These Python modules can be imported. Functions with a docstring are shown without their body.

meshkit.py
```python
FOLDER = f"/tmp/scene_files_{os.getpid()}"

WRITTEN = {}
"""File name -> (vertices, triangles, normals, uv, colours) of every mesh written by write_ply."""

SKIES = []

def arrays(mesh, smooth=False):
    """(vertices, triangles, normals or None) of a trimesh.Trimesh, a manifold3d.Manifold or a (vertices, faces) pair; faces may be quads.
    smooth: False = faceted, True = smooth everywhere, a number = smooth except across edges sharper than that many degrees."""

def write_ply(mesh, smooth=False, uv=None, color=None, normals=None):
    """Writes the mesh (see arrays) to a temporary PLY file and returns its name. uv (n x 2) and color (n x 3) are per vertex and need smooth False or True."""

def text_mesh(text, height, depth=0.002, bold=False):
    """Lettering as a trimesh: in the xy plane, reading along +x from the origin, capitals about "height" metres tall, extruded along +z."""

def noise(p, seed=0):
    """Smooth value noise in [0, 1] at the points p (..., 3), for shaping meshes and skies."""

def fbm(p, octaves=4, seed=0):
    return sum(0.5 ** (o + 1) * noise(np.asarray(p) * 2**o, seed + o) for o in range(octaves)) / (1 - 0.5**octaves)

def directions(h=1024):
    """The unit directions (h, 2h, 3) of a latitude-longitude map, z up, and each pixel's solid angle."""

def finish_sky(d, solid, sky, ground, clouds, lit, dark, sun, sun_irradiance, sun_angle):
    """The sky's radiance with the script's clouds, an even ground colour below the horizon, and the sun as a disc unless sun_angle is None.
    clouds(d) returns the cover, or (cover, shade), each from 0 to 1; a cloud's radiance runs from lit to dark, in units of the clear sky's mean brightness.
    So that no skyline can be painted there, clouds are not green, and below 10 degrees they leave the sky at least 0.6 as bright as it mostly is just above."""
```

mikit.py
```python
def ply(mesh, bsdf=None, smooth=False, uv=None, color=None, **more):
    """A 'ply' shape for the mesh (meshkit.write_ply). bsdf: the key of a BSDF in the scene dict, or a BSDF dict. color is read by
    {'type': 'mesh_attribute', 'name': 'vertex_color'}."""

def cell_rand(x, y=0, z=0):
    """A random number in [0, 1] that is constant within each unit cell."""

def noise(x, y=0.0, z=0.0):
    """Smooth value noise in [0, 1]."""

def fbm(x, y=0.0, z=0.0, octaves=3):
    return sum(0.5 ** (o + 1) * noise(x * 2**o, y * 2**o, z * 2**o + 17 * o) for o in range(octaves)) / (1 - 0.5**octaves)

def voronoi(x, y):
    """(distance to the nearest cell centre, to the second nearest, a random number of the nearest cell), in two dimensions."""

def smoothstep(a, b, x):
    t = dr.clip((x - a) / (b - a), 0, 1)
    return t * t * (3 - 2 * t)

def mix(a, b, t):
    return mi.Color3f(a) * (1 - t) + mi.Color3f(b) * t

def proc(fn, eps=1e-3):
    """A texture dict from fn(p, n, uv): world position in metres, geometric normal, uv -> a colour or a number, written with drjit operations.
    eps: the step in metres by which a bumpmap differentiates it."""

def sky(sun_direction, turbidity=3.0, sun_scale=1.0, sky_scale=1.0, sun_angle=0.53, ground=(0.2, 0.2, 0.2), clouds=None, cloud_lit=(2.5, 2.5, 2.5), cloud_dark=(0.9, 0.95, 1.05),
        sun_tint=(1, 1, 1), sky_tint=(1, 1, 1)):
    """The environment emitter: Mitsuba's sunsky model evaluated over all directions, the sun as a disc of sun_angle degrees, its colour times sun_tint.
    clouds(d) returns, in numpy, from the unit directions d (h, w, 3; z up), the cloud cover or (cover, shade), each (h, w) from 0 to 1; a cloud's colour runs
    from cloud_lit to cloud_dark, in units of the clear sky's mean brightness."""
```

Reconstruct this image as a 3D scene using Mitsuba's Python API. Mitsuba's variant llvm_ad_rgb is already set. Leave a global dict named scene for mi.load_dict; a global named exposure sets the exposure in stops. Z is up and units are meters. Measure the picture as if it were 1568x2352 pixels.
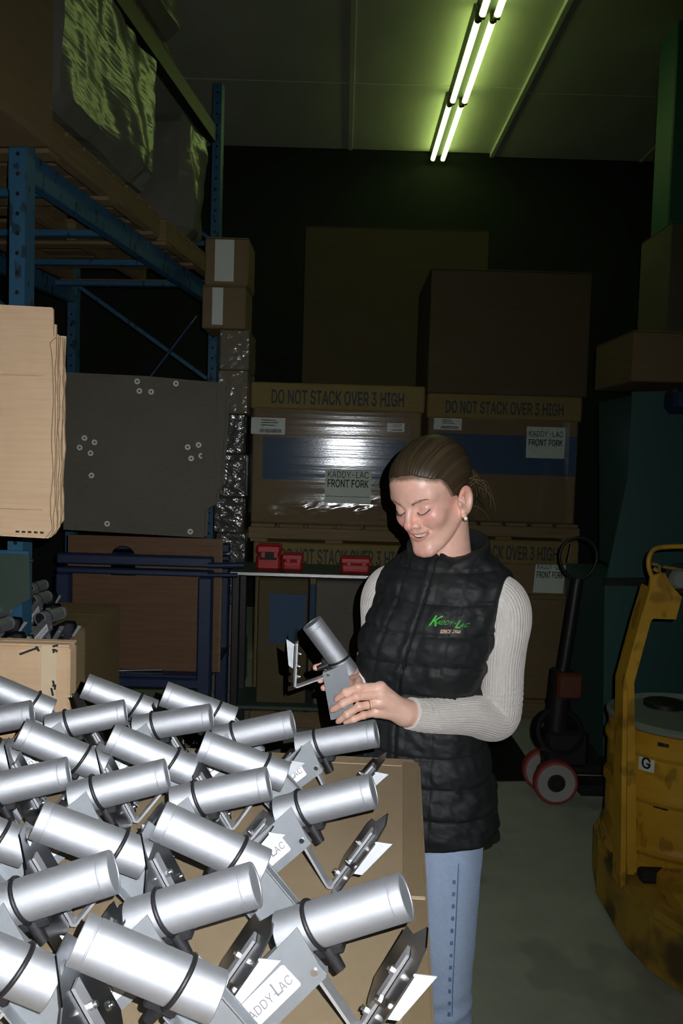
import math, random
import numpy as np
import trimesh, manifold3d
import drjit as dr
import mitsuba as mi
import mikit, meshkit
from mikit import noise, fbm, voronoi, cell_rand, smoothstep, mix
from shapely.geometry import Polygon, Point, box as sbox

random.seed(7)
RNG = np.random.default_rng(11)
scene, labels = {}, {}
T = mi.ScalarTransform4f

# ------------------------------------------------------------------ camera, lights, exposure
F, CX, CY = 2090.0, 784.0, 1176.0
PITCH, ROLL = math.radians(3.7), math.radians(1.7)
CAM = np.array([0.0, 0.0, 1.62])
FWD = np.array([0, math.cos(PITCH), -math.sin(PITCH)])
R0, U0 = np.array([1.0, 0, 0]), np.array([0, math.sin(PITCH), math.cos(PITCH)])
RIGHT = math.cos(ROLL) * R0 + math.sin(ROLL) * U0
UP = math.cos(ROLL) * U0 - math.sin(ROLL) * R0
exposure = 0.0
scene['camera'] = {'type': 'perspective', 'fov': 2 * math.degrees(math.atan(CY / F)), 'fov_axis': 'y', 'near_clip': 0.05, 'far_clip': 60.0,
                   'to_world': T().look_at(origin=CAM.tolist(), target=(CAM + FWD).tolist(), up=UP.tolist())}
# the flash beside the lens of the compact camera, the only strong light of the picture
FLASH = [0.030, -0.005, 1.648]
scene['camera_flash'] = {'type': 'spot', 'intensity': {'type': 'rgb', 'value': [13.0, 13.1, 13.3]}, 'cutoff_angle': 47.0, 'beam_width': 8.0,
                         'to_world': T().look_at(origin=FLASH, target=[-0.42, 2.0, 1.30], up=[0, 0, 1])}
TUBE_LIGHT = [2.8, 3.8, 1.05]      # radiance of the fluorescent tubes (built in fluorescent_light below)


def ray(px, py):
    d = FWD + (px - CX) / F * RIGHT + (CY - py) / F * UP
    return d


def P(px, py, Y):
    """World point at depth Y (metres along y) seen at pixel px, py."""
    d = ray(px, py)
    return CAM + d * (Y / d[1])


def PZ(px, py, z):
    d = ray(px, py)
    return CAM + d * ((z - CAM[2]) / d[2])


# ------------------------------------------------------------------ dict helpers
def numbered(name):
    k, n = name, 0
    while k in labels or any(x == k or x.startswith(k + '__') for x in scene):
        n += 1
        k = f'{name}_{n:03d}'
    return k


_used = {}


def fresh(base):
    n = _used.get(base, -1) + 1
    _used[base] = n
    return base if n == 0 else f'{base}_{n:03d}'


def thing(name, label, cat, group=None):
    k = fresh(name)
    labels[k] = {'label': label, 'category': cat}
    if group:
        labels[k]['group'] = group
    return k


def struct(name, label):
    labels[name] = {'label': label, 'kind': 'structure'}
    return name


def part(holder, name, mesh, mat, smooth=False, tw=None, label=None, kind=None, **kw):
    k = fresh(f'{holder}__{name}')
    d = mesh if isinstance(mesh, dict) else mikit.ply(mesh, mat, smooth=smooth, **kw)
    d = dict(d)
    if tw is not None:
        d['to_world'] = T(np.asarray(tw, float))
    scene[k] = d
    if label or kind:
        labels[k] = {}
        if label:
            labels[k]['label'] = label
        if kind:
            labels[k]['kind'] = kind
    return k


def own(key, mesh, mat, smooth=False, tw=None, **kw):
    d = mesh if isinstance(mesh, dict) else mikit.ply(mesh, mat, smooth=smooth, **kw)
    d = dict(d)
    if tw is not None:
        d['to_world'] = T(np.asarray(tw, float))
    scene[key] = d
    return key


# ------------------------------------------------------------------ mesh helpers
def frame(o, x, y, z):
    m = np.eye(4)
    m[:3, 0], m[:3, 1], m[:3, 2], m[:3, 3] = x, y, z, o
    return m


def rotz(a, o=(0, 0, 0)):
    c, s = math.cos(a), math.sin(a)
    m = np.eye(4)
    m[:2, :2] = [[c, -s], [s, c]]
    m[:3, 3] = o
    return m


def unit(v):
    v = np.asarray(v, float)
    return v / np.linalg.norm(v)


def xf(mesh, m):
    mesh = mesh.copy()
    mesh.apply_transform(m)
    return mesh


def cat(*ms):
    return trimesh.util.concatenate([m for m in ms])


def bx(size, center=(0, 0, 0), bevel=0.004):
    """Box with chamfered edges."""
    h = np.asarray(size, float) / 2
    b = min(bevel, h.min() * 0.45)
    pts = []
    for sx in (-1, 1):
        for sy in (-1, 1):
            for sz in (-1, 1):
                s = np.array([sx, sy, sz])
                for k in range(3):
                    q = h - b
                    q[k] = h[k]
                    pts.append(s * q)
    m = trimesh.convex.convex_hull(np.array(pts))
    m.apply_translation(center)
    return m


def bx2(lo, hi, bevel=0.004):
    lo, hi = np.asarray(lo, float), np.asarray(hi, float)
    return bx(hi - lo, (lo + hi) / 2, bevel)


def beam(a, b, w, t, up=(0, 0, 1), bevel=0.003):
    """Bar from a to b, w wide across, t thick along up."""
    a, b = np.asarray(a, float), np.asarray(b, float)
    x = unit(b - a)
    y = unit(np.cross(up, x))
    z = np.cross(x, y)
    m = bx([np.linalg.norm(b - a), w, t], bevel=bevel)
    return xf(m, frame((a + b) / 2, x, y, z))


def prism(poly, depth, m=None):
    """Extrude a shapely polygon (xy) along +z by depth."""
    g = trimesh.creation.extrude_polygon(poly if hasattr(poly, 'exterior') else Polygon(poly), depth, engine='earcut')
    if m is not None:
        g.apply_transform(m)
    return g


def cyl(a, b, r, n=24, r2=None):
    a, b = np.asarray(a, float), np.asarray(b, float)
    r2 = r if r2 is None else r2
    ln = np.linalg.norm(b - a)
    m = trimesh.creation.revolve([[0, 0], [r, 0], [r2, ln], [0, ln]], sections=n)
    z = unit(b - a)
    x = unit(np.cross(z, [0.3, 0.9, 0.1] if abs(z[2]) > 0.9 else [0, 0, 1]))
    return xf(m, frame(a, x, np.cross(z, x), z))


def lathe(profile, n=48, m=None):
    g = trimesh.creation.revolve(np.asarray(profile, float), sections=n)
    if m is not None:
        g.apply_transform(m)
    return g


def torus(R, r, n=48, k=10, m=None):
    g = trimesh.creation.torus(R, r, major_sections=n, minor_sections=k)
    if m is not None:
        g.apply_transform(m)
    return g


def spline(pts, n=40):
    from scipy.interpolate import CubicSpline
    pts = np.asarray(pts, float)
    t = np.concatenate([[0], np.cumsum(np.linalg.norm(np.diff(pts[:, :3], axis=0), axis=1))])
    return CubicSpline(t, pts, axis=0)(np.linspace(0, t[-1], n))


def sweep(path, radius, n=24, ribs=None, caps=True, flat=1.0, upv=None):
    """Tube along path (k,3) with radius per point; ribs(theta, s) adds to the radius."""
    path = np.asarray(path, float)
    k = len(path)
    radius = np.broadcast_to(np.asarray(radius, float), (k,))
    tan = np.gradient(path, axis=0)
    tan /= np.linalg.norm(tan, axis=1, keepdims=True)
    u = np.asarray(upv if upv is not None else ([0, 0, 1] if abs(tan[0][2]) < 0.9 else [1, 0, 0]), float)
    th = np.linspace(0, 2 * math.pi, n, endpoint=False)
    V = []
    s = np.concatenate([[0], np.cumsum(np.linalg.norm(np.diff(path, axis=0), axis=1))])
    for i in range(k):
        u = unit(u - tan[i] * np.dot(u, tan[i]))
        w = np.cross(tan[i], u)
        r = radius[i] + (ribs(th, s[i]) if ribs else 0)
        V.append(path[i] + (r * np.cos(th))[:, None] * u * flat + (r * np.sin(th))[:, None] * w)
    V = np.vstack(V)
    i, j = np.meshgrid(np.arange(k - 1), np.arange(n), indexing='ij')
    a = (i * n + j).ravel()
    b = (i * n + (j + 1) % n).ravel()
    c, d = a + n, b + n
    Fc = np.vstack([np.stack([a, b, d], 1), np.stack([a, d, c], 1)])
    if caps:
        V = np.vstack([V, path[0], path[-1]])
        q = np.arange(n)
        Fc = np.vstack([Fc, np.stack([q * 0 + k * n, (q + 1) % n, q], 1), np.stack([q * 0 + k * n + 1, (k - 1) * n + q, (k - 1) * n + (q + 1) % n], 1)])
    return trimesh.Trimesh(V, Fc, process=False)


def text(s, height, depth=0.001, bold=False, shear=0.0, center=True):
    m = meshkit.text_mesh(s, height, depth, bold)
    if center:
        m.apply_translation([-m.bounds[:, 0].mean(), 0, 0])
    if shear:
        m.vertices[:, 0] += shear * m.vertices[:, 1]
    return m


FACE = np.array([[1, 0, 0, 0], [0, 0, -1, 0], [0, 1, 0, 0], [0, 0, 0, 1.0]])   # xy drawing -> upright, facing -y


def upright(o):
    m = FACE.copy()
    m[:3, 3] = o
    return m


# ------------------------------------------------------------------ signed-distance modelling
def smin(a, b, k):
    h = np.clip(0.5 + 0.5 * (b - a) / k, 0, 1)
    return b * (1 - h) + a * h - k * h * (1 - h)


def smax(a, b, k):
    return -smin(-a, -b, k)


def sd_cap(p, a, b, ra, rb=None):
    rb = ra if rb is None else rb
    a, b = np.asarray(a, np.float32), np.asarray(b, np.float32)
    ab = b - a
    q = p - a
    h = np.clip(q @ ab / max(float(ab @ ab), 1e-12), 0, 1)
    return np.linalg.norm(q - h[:, None] * ab, axis=1) - (ra + h * (rb - ra))


def sd_sph(p, c, r):
    return np.linalg.norm(p - np.asarray(c, np.float32), axis=1) - r


def sd_ell(p, c, r, rot=None):
    q = p - np.asarray(c, np.float32)
    if rot is not None:
        q = q @ np.asarray(rot, np.float32)
    r = np.asarray(r, np.float32)
    k0 = np.linalg.norm(q / r, axis=1)
    k1 = np.linalg.norm(q / (r * r), axis=1)
    return k0 * (k0 - 1) / np.maximum(k1, 1e-9)


def surface(f, lo, hi, h, iters=2):
    """Surface nets over f < 0, with a coarse pass first."""
    lo, hi = np.asarray(lo, float), np.asarray(hi, float)
    n = np.ceil((hi - lo) / h).astype(int) + 1
    c = 4
    nc = n // c + 2
    gx = [lo[k] + h * c * np.arange(nc[k]) for k in range(3)]
    Gc = np.stack(np.meshgrid(*gx, indexing='ij'), -1).reshape(-1, 3).astype(np.float32)
    vc = f(Gc).reshape(nc)
    ii = [np.minimum((np.arange(n[k]) + c // 2) // c, nc[k] - 1) for k in range(3)]
    vals = vc[np.ix_(*ii)].astype(np.float32)
    m = np.abs(vals) < h * c * 2.2
    idx = np.argwhere(m)
    pts = (lo + idx * h).astype(np.float32)
    out = np.concatenate([f(pts[i:i + 400000]) for i in range(0, len(pts), 400000)])
    vals[m] = out
    s = vals < 0
    cs = np.zeros(n - 1, int)
    for d in np.ndindex(2, 2, 2):
        cs += s[d[0]:n[0] - 1 + d[0], d[1]:n[1] - 1 + d[1], d[2]:n[2] - 1 + d[2]]
    act = np.argwhere((cs > 0) & (cs < 8))
    vid = np.full(n - 1, -1)
    vid[tuple(act.T)] = np.arange(len(act))
    acc, cnt = np.zeros((len(act), 3)), np.zeros(len(act))
    for a in np.ndindex(2, 2, 2):
        for k in range(3):
            if a[k]:
                continue
            b = list(a)
            b[k] = 1
            va, vb = vals[tuple((act + a).T)], vals[tuple((act + b).T)]
            cr = (va < 0) != (vb < 0)
            t = np.where(cr, va / np.where(cr, va - vb, 1), 0)
            pos = np.tile(np.array(a, float), (len(act), 1))
            pos[:, k] += t
            acc[cr] += pos[cr]
            cnt[cr] += 1
    V = lo + h * (act + acc / cnt[:, None])
    Fs = []
    for k in range(3):
        u, w = (k + 1) % 3, (k + 2) % 3
        sl0 = [slice(1, n[q] - 1) for q in range(3)]
        sl1 = list(sl0)
        sl0[k], sl1[k] = slice(0, n[k] - 1), slice(1, n[k])
        A, B = s[tuple(sl0)], s[tuple(sl1)]
        e = np.argwhere(A != B)
        inside = A[tuple(e.T)]
        off = np.array([1, 1, 1])
        off[k] = 0
        e = e + off
        eu, ew = np.eye(3, dtype=int)[u], np.eye(3, dtype=int)[w]
        q = [vid[tuple((e - du * eu - dw * ew).T)] for du, dw in ((1, 1), (0, 1), (0, 0), (1, 0))]
        q = np.stack(q, 1)
        q[~inside] = q[~inside][:, ::-1]
        Fs.append(q)
    Q = np.vstack(Fs)
    for _ in range(iters):
        v32 = V.astype(np.float32)
        e = h * 0.5
        d0 = f(v32)
        g = np.stack([f(v32 + np.float32(e) * np.eye(3, dtype=np.float32)[k]) - f(v32 - np.float32(e) * np.eye(3, dtype=np.float32)[k]) for k in range(3)], 1) / (2 * e)
        V = V - np.clip(d0 / np.maximum((g * g).sum(1), 0.25), -h * .6, h * .6)[:, None] * g
    tri = np.vstack([Q[:, [0, 1, 2]], Q[:, [0, 2, 3]]])
    return trimesh.Trimesh(V, tri, process=False)

# ------------------------------------------------------------------ materials
def principled(color, rough=0.5, metal=0.0, spec=0.5, **kw):
    c = color if isinstance(color, dict) else {'type': 'rgb', 'value': list(color)}
    return {'type': 'principled', 'base_color': c, 'roughness': rough if isinstance(rough, dict) else float(rough), 'metallic': float(metal), 'specular': float(spec), **kw}


def two(b):
    return {'type': 'twosided', 'bsdf': b}


def bump(b, fn, scale=1.0, eps=1e-3):
    return {'type': 'bumpmap', 'arbitrary': mikit.proc(fn, eps), 'scale': scale, 'bsdf': b}


def mat(name, b):
    scene[name] = b
    return name


def card_fn(base, dark):
    def fn(p, n, uv):
        streak = fbm(p.x * 9, p.y * 9, p.z * 160, 3)
        blot = fbm(p.x * 5 + 3, p.y * 5, p.z * 5, 3)
        return mix(dark, base, dr.clip(0.15 + 0.55 * streak + 0.45 * blot, 0, 1))
    return fn


def floor_fn(p, n, uv):
    a = fbm(p.x * 1.7, p.y * 1.7, 0.0, 4)
    b = fbm(p.x * 11, p.y * 11, 3.0, 3)
    stain = smoothstep(0.62, 0.74, fbm(p.x * 4.3 + 9, p.y * 3.1, 1.0, 4))
    c = mix((0.33, 0.37, 0.28), (0.52, 0.57, 0.44), a * 0.6 + b * 0.4)
    return c * (1 - 0.18 * stain)


def ceiling_fn(p, n, uv):
    a = fbm(p.x * 2.2, p.y * 0.9, 0.0, 4)
    return mix((0.55, 0.58, 0.48), (0.78, 0.80, 0.68), a)


def wood_fn(a, b):
    def fn(p, n, uv):
        g = fbm(p.x * 6 + 2 * noise(p.x * 3, p.y * 3, p.z * 3), p.y * 6, p.z * 70, 3)
        return mix(a, b, g)
    return fn


def yellow_fn(p, n, uv):
    w = fbm(p.x * 7, p.y * 7, p.z * 7, 4)
    scr = smoothstep(0.60, 0.68, fbm(p.x * 22, p.y * 22, p.z * 9, 3))
    c = mix((0.42, 0.22, 0.015), (0.62, 0.36, 0.03), w)
    low = smoothstep(0.56, 0.70, fbm(p.x * 9 + 4, p.y * 9, p.z * 12, 3))
    return c * (1 - 0.35 * scr) * (1 - 0.35 * low)


def dirty_fn(p, n, uv):
    w = fbm(p.x * 8, p.y * 8, p.z * 8, 4)
    return mix((0.10, 0.07, 0.02), (0.40, 0.25, 0.03), smoothstep(0.34, 0.66, w))


def blue_fn(p, n, uv):
    w = smoothstep(0.62, 0.72, fbm(p.x * 40, p.y * 40, p.z * 14, 3))
    return mix((0.040, 0.135, 0.235), (0.025, 0.055, 0.08), w)


def film_fn(p, n, uv):
    return 0.0005 * fbm(p.x * 1.5, p.y * 1.5, p.z * 60, 3) + 0.00007 * fbm(p.x * 120, p.y * 120, p.z * 160, 2)


def crumple_fn(p, n, uv):
    return 0.010 * fbm(p.x * 22 + 4 * p.z, p.y * 22, p.z * 26, 4)


def load_film_fn(p, n, uv):
    return 0.0035 * fbm(p.x * 3, p.y * 2.2 + 0.8 * p.z, p.z * 26, 3) + 0.0006 * fbm(p.x * 12, p.y * 8, p.z * 110, 2)


def denim_fn(p, n, uv):
    w = fbm(p.x * 9, p.y * 9, p.z * 5, 3)
    tw = noise(p.x * 420 + p.z * 420, p.y * 420, p.z * 130)
    return mix((0.30, 0.41, 0.60), (0.50, 0.62, 0.82), 0.65 * w + 0.35 * tw)


def nylon_fn(p, n, uv):
    return 0.0035 * fbm(p.x * 34, p.y * 34, p.z * 48, 4)


def knit_fn(p, n, uv):
    return mix((0.56, 0.53, 0.49), (0.72, 0.69, 0.64), noise(p.x * 260, p.y * 260, p.z * 260) * 0.5 + 0.5 * fbm(p.x * 18, p.y * 18, p.z * 18, 2))


def brush_fn(p, n, uv):
    return 0.60 + 0.0 * p.x


def board_fn(p, n, uv):
    g = fbm(p.x * 80, p.y * 80, p.z * 80, 2)
    b = fbm(p.x * 4, p.y * 4, p.z * 4, 3)
    return mix((0.105, 0.095, 0.075), (0.175, 0.160, 0.128), 0.4 * g + 0.6 * b)


mat('concrete', two(principled(mikit.proc(floor_fn), 0.75, spec=0.3)))
mat('ceiling_paint', two(principled(mikit.proc(ceiling_fn), 0.8, spec=0.2)))
mat('dark_wall', two(principled((0.028, 0.034, 0.030), 0.9, spec=0.1)))
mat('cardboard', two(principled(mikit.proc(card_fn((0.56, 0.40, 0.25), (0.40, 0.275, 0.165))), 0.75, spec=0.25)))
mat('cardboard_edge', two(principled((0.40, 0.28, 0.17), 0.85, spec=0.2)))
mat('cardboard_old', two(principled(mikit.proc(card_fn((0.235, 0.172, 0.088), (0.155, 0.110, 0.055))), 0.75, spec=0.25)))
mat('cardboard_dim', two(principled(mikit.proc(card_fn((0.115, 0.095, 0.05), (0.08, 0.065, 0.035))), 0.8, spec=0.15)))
mat('cardboard_lid', two(principled(mikit.proc(card_fn((0.25, 0.19, 0.068), (0.17, 0.128, 0.045))), 0.75, spec=0.25)))
mat('cardboard_top', two(principled(mikit.proc(card_fn((0.30, 0.232, 0.145), (0.21, 0.158, 0.094))), 0.65, spec=0.35)))
mat('paper_board', two(principled(mikit.proc(board_fn), 0.8, spec=0.2)))
mat('packing_tape', two(principled((0.52, 0.42, 0.28), 0.25, spec=0.6)))
mat('print_blue', two(principled((0.030, 0.075, 0.14), 0.7)))
mat('print_ink', two(principled((0.035, 0.055, 0.055), 0.8)))
mat('marker_ink', two(principled((0.01, 0.01, 0.012), 0.6)))
mat('paper', two(principled((0.60, 0.68, 0.58), 0.7)))
mat('label_white', two(principled((0.62, 0.68, 0.60), 0.55)))
mat('film', {'type': 'mask', 'opacity': 0.12, 'bsdf': two(bump(principled((0.75, 0.78, 0.80), 0.088, metal=1.0, spec=1.0), film_fn, 1.0, 2e-3))})
mat('film_crumpled', {'type': 'mask', 'opacity': 0.35, 'bsdf': two(bump(principled((0.34, 0.36, 0.32), 0.14, metal=0.3, spec=1.0), crumple_fn, 0.5, 2e-3))})
mat('film_load', {'type': 'mask', 'opacity': 0.6, 'bsdf': two(bump(principled((0.30, 0.33, 0.28), 0.24, metal=0.3, spec=1.0), load_film_fn, 1.0, 2e-3))})
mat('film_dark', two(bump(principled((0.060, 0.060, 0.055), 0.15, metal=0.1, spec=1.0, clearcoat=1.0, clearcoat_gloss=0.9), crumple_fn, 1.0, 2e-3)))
mat('rack_blue', two(principled(mikit.proc(blue_fn), 0.45)))
mat('cart_blue', two(principled((0.011, 0.025, 0.068), 0.5)))
mat('plywood', two(principled(mikit.proc(wood_fn((0.10, 0.045, 0.016), (0.155, 0.076, 0.030))), 0.6)))
mat('pallet_wood', two(principled(mikit.proc(wood_fn((0.15, 0.10, 0.045), (0.25, 0.18, 0.09))), 0.8)))
mat('yellow_paint', two(principled(mikit.proc(yellow_fn), 0.5)))
mat('yellow_drum', two(principled(mikit.proc(yellow_fn), 0.38)))
mat('yellow_dirty', two(principled(mikit.proc(dirty_fn), 0.7)))
mat('black_steel', two(principled((0.016, 0.016, 0.017), 0.45)))
mat('grease_black', two(principled((0.012, 0.011, 0.009), 0.7)))
mat('grey_lid', two(principled((0.20, 0.24, 0.20), 0.4)))
mat('teal_paint', two(principled((0.030, 0.105, 0.090), 0.55)))
mat('dark_green', two(principled((0.05, 0.085, 0.065), 0.5)))
mat('red_plastic', two(principled((0.42, 0.012, 0.016), 0.28, spec=0.6)))
mat('orange_paint', two(principled((0.11, 0.035, 0.014), 0.5)))
mat('white_tyre', two(principled((0.36, 0.36, 0.34), 0.6)))
mat('red_tyre', two(principled((0.30, 0.055, 0.045), 0.6)))
mat('steel', two(principled((0.55, 0.56, 0.56), 0.32, metal=1.0)))
mat('rubber', two(principled((0.010, 0.010, 0.012), 0.5)))
mat('aluminium', two(principled((0.565, 0.592, 0.635), 0.66, metal=1.0)))
mat('aluminium_sheet', two(principled((0.29, 0.315, 0.34), 0.58, metal=0.6, spec=0.4)))
mat('polished_plate', two(principled((0.30, 0.31, 0.33), 0.24, metal=1.0)))
mat('pale_sheet', two(principled((0.50, 0.53, 0.56), 0.5, metal=0.1, spec=0.4)))
mat('chrome', two(principled((0.75, 0.77, 0.80), 0.20, metal=1.0)))
mat('strap_steel', two(principled((0.72, 0.74, 0.78), 0.42, metal=0.8)))
mat('sticker', two(principled((0.82, 0.84, 0.86), 0.45)))
mat('sticker_ink', two(principled((0.18, 0.19, 0.22), 0.5)))
mat('cardboard_strip', two(principled((0.20, 0.15, 0.085), 0.6)))
mat('lamp_white', two(principled((0.05, 0.06, 0.05), 0.6)))
mat('cap_amber', two(principled((0.55, 0.42, 0.08), 0.4)))
mat('tube_glass', two(principled((0.85, 0.9, 0.8), 0.3)))
mat('skin', two(principled({'type': 'mesh_attribute', 'name': 'vertex_color'}, 0.40, spec=0.5)))
mat('nail', two(principled((0.62, 0.36, 0.30), 0.25, spec=0.6)))
mat('hair_mat', two(principled({'type': 'mesh_attribute', 'name': 'vertex_color'}, 0.45, spec=0.3)))
mat('lash', two(principled((0.018, 0.013, 0.010), 0.6)))
mat('brow', two(principled((0.20, 0.125, 0.08), 0.8)))
mat('teeth', two(principled((0.78, 0.74, 0.64), 0.25, spec=0.6)))
mat('mouth_dark', two(principled((0.10, 0.02, 0.02), 0.5)))
mat('pearl', two(principled((0.86, 0.84, 0.76), 0.15, spec=0.8)))
mat('gold', two(principled((0.85, 0.62, 0.28), 0.25, metal=1.0)))
mat('knit', two(principled(mikit.proc(knit_fn), 0.85, spec=0.2, sheen=0.3)))
mat('nylon', two(bump(principled((0.0135, 0.0155, 0.0160), 0.62, spec=0.35), nylon_fn, 1.0, 1.5e-3)))
mat('zip_black', two(principled((0.008, 0.009, 0.010), 0.35)))
mat('denim', two(principled(mikit.proc(denim_fn), 0.85, spec=0.15)))
mat('stitch', two(principled((0.14, 0.22, 0.37), 0.85)))
mat('thread_green', two(principled((0.04, 0.40, 0.03), 0.55)))
mat('thread_tan', two(principled((0.62, 0.45, 0.28), 0.6)))
mat('shoe_white', two(principled((0.6, 0.6, 0.58), 0.6)))

# ------------------------------------------------------------------ the room
CEIL = 4.68
struct('floor', 'grey green stained concrete warehouse floor')
own('floor', bx2((-6, -2.5, -0.1), (5, 9.6, 0.0), 0.001), 'concrete')
struct('ceiling', 'painted panelled ceiling lit green by the tube lights')
own('ceiling', bx2((-6, -2.5, CEIL + 0.02), (5, 9.6, CEIL + 0.12), 0.001), 'ceiling_paint')
XS = [-2.9, -1.45, -0.02, 1.40, 2.9, 4.4]
YS = [2.2, 4.9, 7.70, 9.34]
for i in range(len(XS) - 1):
    for j in range(len(YS) - 1):
        dz = 0.0 if i < 3 else 0.035
        part('ceiling', 'panel', bx2((XS[i] + .006, YS[j] + .006, CEIL - 0.02 - dz), (XS[i + 1] - .006, YS[j + 1] - .006, CEIL + 0.019), 0.005), 'ceiling_paint')
    part('ceiling', 'cover_strip', bx2((XS[i + 1] - .02, 2.2, CEIL - 0.062 if i > 1 else CEIL - .028), (XS[i + 1] + .02, 9.34, CEIL - 0.0205), 0.003), 'ceiling_paint')
struct('wall_back', 'dark back wall of the warehouse')
own('wall_back', bx2((-6, 9.36, 0), (5, 9.56, CEIL), 0.001), 'dark_wall')
struct('wall_left', 'dark left wall behind the rack')
own('wall_left', bx2((-3.6, -2.5, 0), (-3.4, 9.36, CEIL), 0.001), 'dark_wall')
struct('wall_right', 'dark right wall')
own('wall_right', bx2((3.4, -2.5, 0), (3.6, 9.36, CEIL), 0.001), 'dark_wall')
struct('wall_rear', 'dark wall behind the photographer')
own('wall_rear', bx2((-6, -2.6, 0), (5, -2.5, CEIL), 0.001), 'dark_wall')


def fluorescent_light(y0, label):
    """Twin-tube batten along y from y0 (far end) towards the camera."""
    t = thing('fluorescent_light', label, 'ceiling light', 'row of twin tube lights on the ceiling')
    L, x, z = 1.50, 0.855 + (9.32 - y0) * 0.0123, CEIL - 0.02
    part(t, 'housing', prism([(-.085, 0), (.085, 0), (.055, -.05), (-.055, -.05)], L, np.array([[1, 0, 0, x], [0, 0, -1, y0], [0, 1, 0, z], [0, 0, 0, 1.0]])), 'lamp_white')
    for s in (-1, 1):
        xx = x + s * 0.050
        zz = z - 0.088
        k = part(t, 'tube', cyl((xx, y0 - .045, zz), (xx, y0 - L + .045, zz), 0.0235, 20), 'tube_glass', smooth=40)
        scene[k]['emitter'] = {'type': 'area', 'radiance': {'type': 'rgb', 'value': TUBE_LIGHT}}
        for yy, d in ((y0 - .012, -.033), (y0 - L + .012, .033)):
            part(k, 'end_cap', cyl((xx, yy, zz), (xx, yy + d, zz), 0.0238, 20), 'cap_amber', smooth=40)
            part(t, 'lamp_holder', bx((.045, .02, .075), (xx, yy + d * .2, z - .075), .006), 'lamp_white')


fluorescent_light(9.32, 'twin tube strip light farthest away, at the dark end of the ceiling')
fluorescent_light(7.82, 'twin tube strip light in the middle of the ceiling row')
fluorescent_light(6.32, 'twin tube strip light at the top edge, nearest of the row')

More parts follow.
